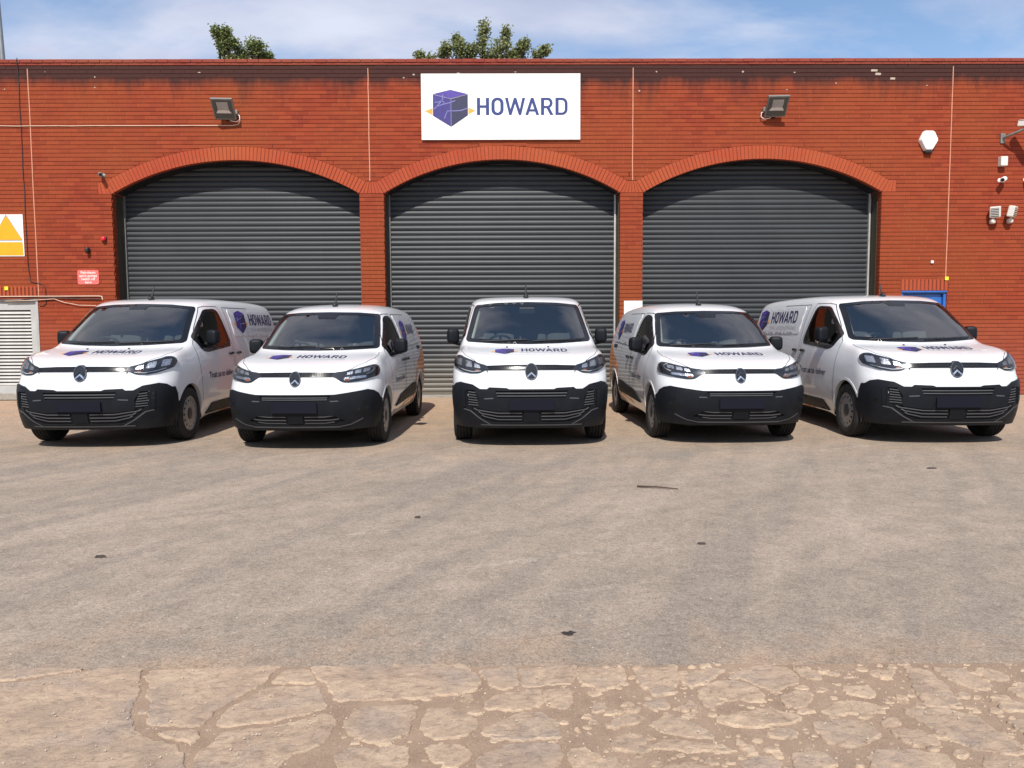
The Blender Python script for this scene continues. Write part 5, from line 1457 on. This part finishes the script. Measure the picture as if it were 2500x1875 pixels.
BIG = dict(len=5.25, hw=.97, style='J', side=side_big,
    F=[[(0,.13,.19),(.45,.14,.19),(.77,.25,.19),(.88,.42,.20)], [(0,.02,.36),(.47,.04,.36),(.81,.17,.36),(.935,.42,.36)], [(0,.0,.58),(.48,.02,.58),(.83,.15,.58),(.958,.42,.58)],
       [(0,.012,.755),(.48,.035,.76),(.84,.17,.77),(.970,.44,.76)], [(0,.062,.872),(.47,.088,.874),(.79,.215,.875),(.964,.46,.86)], [(0,.066,.935),(.47,.10,.94),(.82,.24,.95),(.955,.49,.95)], [(0,.10,1.02),(.46,.14,1.025),(.78,.33,1.08),(.925,.58,1.13)]],
    T=[[(0,.26,1.098),(.45,.29,1.098),(.75,.46,1.128),(.905,.70,1.172)], [(0,.58,1.163),(.43,.60,1.161),(.72,.72,1.175),(.895,.88,1.195)], [(0,.90,1.205),(.42,.93,1.205),(.73,1.03,1.214),(.885,1.13,1.224)],
       [(0,1.10,1.405),(.41,1.12,1.40),(.71,1.20,1.39),(.865,1.30,1.365)], [(0,1.38,1.605),(.39,1.40,1.60),(.68,1.46,1.585),(.835,1.55,1.54)], [(0,1.64,1.772),(.37,1.66,1.767),(.67,1.72,1.755),(.81,1.80,1.712)],
       [(0,1.84,1.855),(.36,1.86,1.85),(.68,1.93,1.842),(.815,2.02,1.79)], [(0,2.20,1.90),(.36,2.22,1.895),(.70,2.28,1.884),(.83,2.34,1.825)], [(0,2.75,1.92),(.36,2.75,1.915),(.71,2.75,1.902),(.84,2.75,1.838)],
       [(0,3.3,1.925),(.36,3.3,1.92),(.71,3.3,1.907),(.845,3.3,1.842)], [(0,3.75,1.925),(.36,3.75,1.92),(.71,3.75,1.907),(.845,3.75,1.842)], [(0,4.2,1.92),(.36,4.2,1.915),(.71,4.2,1.902),(.845,4.2,1.838)],
       [(0,4.65,1.91),(.36,4.65,1.905),(.71,4.65,1.892),(.84,4.65,1.828)], [(0,5.0,1.89),(.36,5.0,1.885),(.70,5.0,1.872),(.83,4.99,1.805)]],
    B=[[(0,5.17,1.83),(.36,5.17,1.83),(.64,5.15,1.79),(.80,5.10,1.72)], [(0,5.23,1.45),(.38,5.23,1.45),(.70,5.21,1.44),(.875,5.13,1.43)], [(0,5.245,1.25),(.39,5.245,1.25),(.73,5.215,1.25),(.91,5.13,1.25)], [(0,5.25,1.03),(.40,5.25,1.03),(.75,5.22,1.03),(.935,5.13,1.03)],
       [(0,5.26,.75),(.42,5.26,.75),(.78,5.23,.75),(.94,5.13,.75)], [(0,5.26,.5),(.42,5.26,.5),(.78,5.23,.5),(.93,5.12,.5)], [(0,5.22,.30),(.42,5.22,.30),(.76,5.19,.30),(.88,5.08,.30)]],
    ws=[(-.80,1.262),(-.4,1.238),(0,1.230),(.4,1.238),(.80,1.262),(.828,1.29),(.730,1.722),(.705,1.762),(.4,1.793),(0,1.802),(-.4,1.793),(-.705,1.762),(-.730,1.722),(-.828,1.29)],
    wsi=[(-.750,1.305),(-.4,1.287),(0,1.282),(.4,1.287),(.750,1.305),(.760,1.335),(.675,1.705),(.65,1.732),(.4,1.757),(.13,1.764),(.11,1.72),(-.11,1.72),(-.13,1.764),(-.4,1.757),(-.65,1.732),(-.675,1.705),(-.760,1.335)],
    sw=rounded([(1.26,1.33),(1.44,1.155),(1.60,1.125),(2.50,1.19),(2.52,1.26),(2.30,1.72),(2.20,1.745),(1.93,1.73),(1.86,1.71)], .06, 3),
    swi=rounded([(1.37,1.315),(1.50,1.20),(1.62,1.175),(2.45,1.235),(2.27,1.68),(2.20,1.702),(1.955,1.695),(1.90,1.68)], .05, 3),
    wheels=[(.905,.345),(4.18,.345)], arch=.405, arch_end=150, track=.855, tyre=.215,
    door=[(1.335,.27),(1.335,.52),(1.30,.78),(1.26,1.0),(1.22,1.24),(1.45,1.46),(1.84,1.755),(1.98,1.775),(2.35,1.78),(2.57,1.22),(2.60,.95),(2.60,.28)],
    slide=[(2.66,.28),(2.66,1.1),(2.60,1.5),(2.52,1.77),(3.62,1.78),(3.66,1.2),(3.66,.55),(3.60,.28)],
    panel=[(2.76,1.33),(2.68,1.70),(2.70,1.745),(4.80,1.735),(4.93,1.66),(4.97,1.36),(4.93,1.315)], rail=[(3.66,1.222),(4.95,1.225)], railm='satin_chrome',
    clad=[(1.50,.275),(1.68,.415),(3.66,.43),(3.70,.285)],
    orange=[[(2.05,.245),(2.10,.268),(3.72,.276),(3.72,.25)], [(4.62,.30),(4.66,.62),(4.80,.95),(5.02,1.25),(5.08,1.20),(5.08,.32)]],
    handles=(2.47,2.80), hz=1.085, tail=[(5.0,1.0),(5.11,1.0),(5.10,1.55),(5.03,1.55)],
    btop=[('f',0,.705),('f',.24,.705),('f',.30,.728),('f',.50,.735),('f',.53,.712),('f',.61,.712),('f',.70,.765),('f',.84,.79),('f',.90,.775),('s',.40,.735),('s',.455,.735),('s',.50,.65),('s',.535,.50),('s',.545,.30)], zlow=.250,
    bholes=[[(-.60,.475),(-.40,.452),(-.10,.452),(-.10,.44),(.10,.44),(.10,.452),(.40,.452),(.60,.475),(.70,.55),(.735,.55),(.69,.445),(.545,.345),(.47,.315),(.12,.32),(-.12,.32),(-.47,.315),(-.545,.345),(-.69,.445),(-.735,.55),(-.70,.55)],
            [(-.40,.612),(.40,.612),(.43,.695),(-.43,.695)], [(.63,.50),(.75,.52),(.77,.70),(.68,.70),(.62,.60)], [(-.63,.50),(-.75,.52),(-.77,.70),(-.68,.70),(-.62,.60)]],
    bvoid=[(-.80,.30),(.80,.30),(.80,.56),(.79,.72),(.62,.715),(-.62,.715),(-.79,.72),(-.80,.56)], slats=slats_big(),
    bpatch=[([(sg*.775,.50),(sg*.805,.50),(sg*.815,.70),(sg*.785,.70)], .030, .02, 'bumper', 'corner_blade') for sg in (1,-1)]+[([(sg*.82,.50),(sg*.865,.51),(sg*.865,.57),(sg*.83,.575)], .0195, 0, 'recess', 'corner_recess') for sg in (1,-1)]+[([(-.09,.325),(.09,.325),(.09,.455),(-.09,.455)], .015, .02, 'bumper', 'sensor_block')],
    plate=(.468,.586), bar=[(-.52,.935),(-.3,.938),(0,.940),(.3,.938),(.52,.935),(.56,.985),(.3,.995),(0,.998),(-.3,.995),(-.56,.985)], barz=.966,
    lamp=[('f',.50,.940),('f',.55,.935),('f',.62,.900),('f',.72,.895),('f',.82,.915),('f',.885,.945),('s',.50,.975),('s',.575,1.03),('s',.60,1.075),('s',.56,1.105),('s',.49,1.105),('f',.82,1.088),('f',.72,1.052),('f',.62,1.012),('f',.53,.990)],
    refl=[[(.705,.965),(.79,.975),(.79,1.05),(.715,1.03)], [(.835,.985),(.90,1.0),(.90,1.075),(.835,1.065)], [(.605,.955),(.68,.962),(.68,1.012),(.62,.995)]],
    drl=[(.60,.925),(.70,.915),(.80,.935),(.88,.965)], amber=[(.625,.922),(.665,.918),(.665,.938),(.625,.942)],
    bseam=[(.52,.13),(.66,.25),(.80,.45),(.86,.66),(.86,.86),(.845,1.0)], emblem=(.925,.150,.198), jets=(-.285,.245), wipz=1.255,
    bcube=(-.435,.405,.237,.30), bword=(-.105,.525,.575,.178), smap=(2.86,4.86), scube=(.05,1.375,.46,.36), sword=(.70,1.505,1.22,.185), slogan=(1.56,2.56,.765,.125),
    mir=(.945,1.60,1.335,.165,.205), cabin=(1.02,1.20,.90,1.72,.80,2.50,1.86), rvm=(0,1.56,1.68), aerial=2.02)

# ---------------------------------------------------------------- the smaller van
def side_small(j, r, top):
    z = (.26 if j > 4 else .21, .40, .60, .75, .90, 0)[r]; x = (.86, .915, .932, .933, .929, 0)[r]
    if r == 5:
        if top[2] < 1.24: return (top[0]+.04, top[1]-.03, top[2]-.10)
        k = min(1, (top[2]-1.24)/.4); return (.895+.018*k, top[1], 1.06+.05*k)
    if j <= 2: z = z*.98
    return (x, top[1]-(.05 if j < 3 else 0)*(1-r/6), z)
def slats_small():
    out = []
    for z, xw in ((.345, .45), (.380, .50), (.418, .44)):
        for sg in (1, -1): out.append(([(sg*.11, z), (sg*(xw-.1), z), (sg*xw, z+.012)], .012, .014, 'slat_black', 'grille_slat'))
    for z in (.618, .640): out.append(([(x, z) for x in (-.38, -.2, 0, .2, .38)], .010, .016, 'slat_black', 'grille_slat'))
    out.append(([(x, .300) for x in (-.50, -.4, -.2, 0, .2, .4, .50)], .018, .0215, 'slat_black', 'bumper_lip'))
    for sg in (1, -1):
        out.append(([(sg*.50, .302), (sg*.62, .325), (sg*.75, .39)], .012, .021, 'slat_black', 'bumper_crease'))
        out.append(([(sg*.41, .598), (sg*.50, .60)], .012, .0215, 'slat_black', 'beam_edge'))
    return out
SMALL = dict(len=4.72, hw=.925, style='B', side=side_small,
    F=[[(0,.14,.205),(.43,.15,.205),(.73,.26,.205),(.84,.42,.21)], [(0,.03,.37),(.45,.05,.37),(.775,.18,.37),(.89,.42,.37)], [(0,.0,.56),(.46,.02,.56),(.795,.16,.56),(.912,.42,.56)],
       [(0,.010,.705),(.46,.03,.71),(.80,.18,.715),(.922,.44,.71)], [(0,.058,.805),(.45,.083,.807),(.75,.22,.81),(.915,.46,.80)], [(0,.062,.868),(.45,.095,.87),(.78,.25,.88),(.905,.49,.88)], [(0,.10,.955),(.44,.14,.96),(.75,.34,1.00),(.88,.58,1.045)]],
    T=[[(0,.27,1.025),(.43,.30,1.025),(.72,.47,1.05),(.865,.70,1.085)], [(0,.60,1.095),(.42,.62,1.093),(.69,.74,1.10),(.855,.88,1.115)], [(0,.98,1.142),(.41,1.0,1.142),(.69,1.08,1.145),(.84,1.17,1.145)],
       [(0,1.18,1.32),(.40,1.20,1.315),(.67,1.27,1.30),(.82,1.36,1.275)], [(0,1.43,1.51),(.38,1.45,1.505),(.64,1.51,1.485),(.79,1.60,1.445)], [(0,1.67,1.668),(.36,1.69,1.662),(.62,1.74,1.64),(.76,1.83,1.59)],
       [(0,1.88,1.745),(.35,1.90,1.738),(.61,1.95,1.715),(.755,2.04,1.65)], [(0,2.22,1.79),(.35,2.24,1.783),(.62,2.28,1.757),(.765,2.34,1.675)], [(0,2.7,1.812),(.35,2.7,1.805),(.62,2.7,1.778),(.772,2.7,1.69)],
       [(0,3.1,1.815),(.35,3.1,1.808),(.62,3.1,1.78),(.772,3.1,1.69)], [(0,3.5,1.81),(.35,3.5,1.803),(.62,3.5,1.775),(.77,3.5,1.685)], [(0,3.9,1.80),(.35,3.9,1.793),(.62,3.9,1.765),(.765,3.9,1.675)],
       [(0,4.25,1.785),(.35,4.25,1.778),(.61,4.25,1.75),(.755,4.25,1.66)], [(0,4.52,1.76),(.34,4.52,1.753),(.60,4.50,1.72),(.74,4.46,1.63)]],
    B=[[(0,4.64,1.68),(.34,4.64,1.68),(.58,4.62,1.64),(.725,4.56,1.56)], [(0,4.69,1.32),(.36,4.69,1.32),(.65,4.66,1.31),(.81,4.58,1.30)], [(0,4.705,1.16),(.37,4.705,1.16),(.68,4.675,1.16),(.85,4.58,1.16)], [(0,4.71,.95),(.38,4.71,.95),(.71,4.68,.95),(.88,4.58,.95)],
       [(0,4.72,.72),(.40,4.72,.72),(.73,4.69,.72),(.89,4.58,.72)], [(0,4.72,.5),(.40,4.72,.5),(.73,4.69,.5),(.885,4.57,.5)], [(0,4.68,.31),(.40,4.68,.31),(.72,4.65,.31),(.84,4.53,.31)]],
    ws=[(-.755,1.185),(-.4,1.168),(0,1.162),(.4,1.168),(.755,1.185),(.775,1.21),(.685,1.605),(.66,1.642),(.4,1.662),(0,1.668),(-.4,1.662),(-.66,1.642),(-.685,1.605),(-.775,1.21)],
    wsi=[(-.70,1.225),(-.4,1.212),(0,1.208),(.4,1.212),(.70,1.225),(.712,1.25),(.63,1.59),(.605,1.612),(.4,1.628),(.14,1.632),(.12,1.575),(-.12,1.575),(-.14,1.632),(-.4,1.628),(-.605,1.612),(-.63,1.59),(-.712,1.25)],
    sw=rounded([(1.24,1.20),(1.34,1.085),(1.46,1.055),(2.30,1.115),(2.32,1.17),(2.14,1.60),(2.04,1.625),(1.90,1.615),(1.80,1.585)], .05, 3),
    swi=rounded([(1.36,1.19),(1.42,1.125),(1.48,1.105),(2.26,1.16),(2.11,1.56),(2.04,1.583),(1.92,1.578),(1.85,1.56)], .04, 3),
    wheels=[(.905,.335),(3.88,.335)], arch=.395, arch_end=148, track=.815, tyre=.205,
    door=[(1.31,.28),(1.31,.50),(1.28,.75),(1.24,.95),(1.20,1.13),(1.45,1.37),(1.80,1.625),(1.92,1.645),(2.16,1.65),(2.36,1.12),(2.38,.9),(2.38,.29)],
    slide=[(2.43,.29),(2.43,1.0),(2.36,1.3),(2.24,1.645),(3.25,1.655),(3.28,1.1),(3.28,.55),(3.26,.30)],
    panel=[(2.42,1.165),(2.28,1.60),(2.32,1.635),(3.74,1.62),(3.84,1.56),(4.02,1.26),(3.94,1.205)], rail=[(3.72,1.135),(4.06,1.135)], railm='black', railw=.055,
    clad=[(1.58,.385),(1.95,.515),(3.05,.60),(3.36,.60),(3.44,.50),(3.36,.42)],
    orange=[[(2.2,.312),(3.42,.316),(3.44,.41),(2.5,.355)], [(3.40,.33),(3.46,.55),(3.56,.70),(3.72,.775),(3.95,.79),(4.18,.70),(4.27,.55),(4.29,.34),(4.52,.34),(4.56,.9),(4.54,1.14),(4.22,1.13),(3.98,1.0),(3.70,.92),(3.50,.80),(3.38,.60)]],
    handles=(2.22,2.56), hz=1.0, tail=[(4.46,.95),(4.56,.95),(4.54,1.45),(4.48,1.45)],
    btop=[('f',0,.665),('f',.25,.666),('f',.46,.674),('f',.62,.695),('f',.80,.722),('f',.86,.705),('s',.42,.665),('s',.47,.615),('s',.53,.60),('s',.545,.45),('s',.555,.30)], zlow=.262,
    bholes=[[(-.44,.432),(-.10,.432),(-.10,.425),(.10,.425),(.10,.432),(.44,.432),(.56,.372),(.47,.325),(-.47,.325),(-.56,.372)], [(-.36,.603),(.36,.603),(.42,.658),(-.42,.658)]],
    bvoid=[(-.60,.31),(.60,.31),(.60,.45),(.46,.675),(-.46,.675),(-.60,.45)], slats=slats_small(),
    bpatch=[([(sg*.66,.44),(sg*.80,.43),(sg*.815,.52),(sg*.72,.525)], .0195, 0, 'recess', 'lamp_recess') for sg in (1,-1)]+[([(sg*.775+.022*cos(2*pi*i/12), .585+.022*sin(2*pi*i/12)) for i in range(12)], .0215, .004, 'recess', 'parking_sensor') for sg in (1,-1)]+[([(-.09,.335),(.09,.335),(.09,.44),(-.09,.44)], .015, .02, 'bumper', 'sensor_block')],
    plate=(.462,.586), bar=[(-.42,.876),(-.25,.878),(0,.879),(.25,.878),(.42,.876),(.45,.922),(.25,.926),(0,.928),(-.25,.926),(-.45,.922)], barz=.901,
    lamp=[('f',.41,.880),('f',.45,.872),('f',.54,.812),('f',.62,.808),('f',.76,.832),('f',.83,.855),('s',.50,.875),('s',.56,.92),('s',.575,.985),('s',.53,1.005),('s',.47,1.002),('f',.76,.985),('f',.64,.955),('f',.53,.932),('f',.44,.924)],
    refl=[[(.545,.835),(.78,.86),(.78,.885),(.56,.868)], [(.575,.892),(.64,.90),(.64,.936),(.585,.922)], [(.66,.905),(.725,.915),(.725,.955),(.66,.942)], [(.745,.92),(.81,.935),(.81,.975),(.745,.96)]],
    drl=[(.78,.90),(.83,.925),(.845,.965),(.80,.985)], amber=[(.56,.828),(.61,.826),(.61,.85),(.565,.85)],
    bseam=[(.48,.13),(.62,.26),(.75,.46),(.815,.68),(.815,.88),(.80,1.06)], emblem=(.858,.130,.180), jets=(), wipz=1.186,
    bcube=(-.475,.50,.24,.28), bword=(-.135,.575,.60,.165), smap=(2.42,3.98), scube=(.10,1.235,.38,.33), sword=(.60,1.36,.72,.145), slogan=(1.50,2.30,.72,.105),
    mir=(.90,1.60,1.21,.18,.195), cabin=(1.10,1.12,.86,1.72,.76,2.34,1.75), rvm=(0,1.60,1.56), aerial=2.02)

# ---- placing the vans
def place(o, x, y, deg, label):
    o.location = (x, y, -.012); o.rotation_euler = (0, 0, -radians(deg)); return tag(o, label, 'van', 'white works vans parked in a row')
bigv = build_van('delivery_van', BIG)
place(bigv, .319, 8.954, -.2, 'larger white van in the middle of the row, seen head-on before the central shutter')
place(copy_tree(bigv), -5.085, 9.045, -.5, 'larger white van parked by the louvred metal door, slogan on its door showing')
place(copy_tree(bigv), 5.421, 8.956, 1.5, 'larger white van parked before the blue door at the end of the row')
smallv = build_van('delivery_van', SMALL)
place(smallv, -2.451, 8.791, 1.6, 'smaller white van standing between the louvred-door van and the head-on middle van')
place(copy_tree(smallv), 2.846, 9.027, -.7, 'smaller white van before the pier with the white notice')
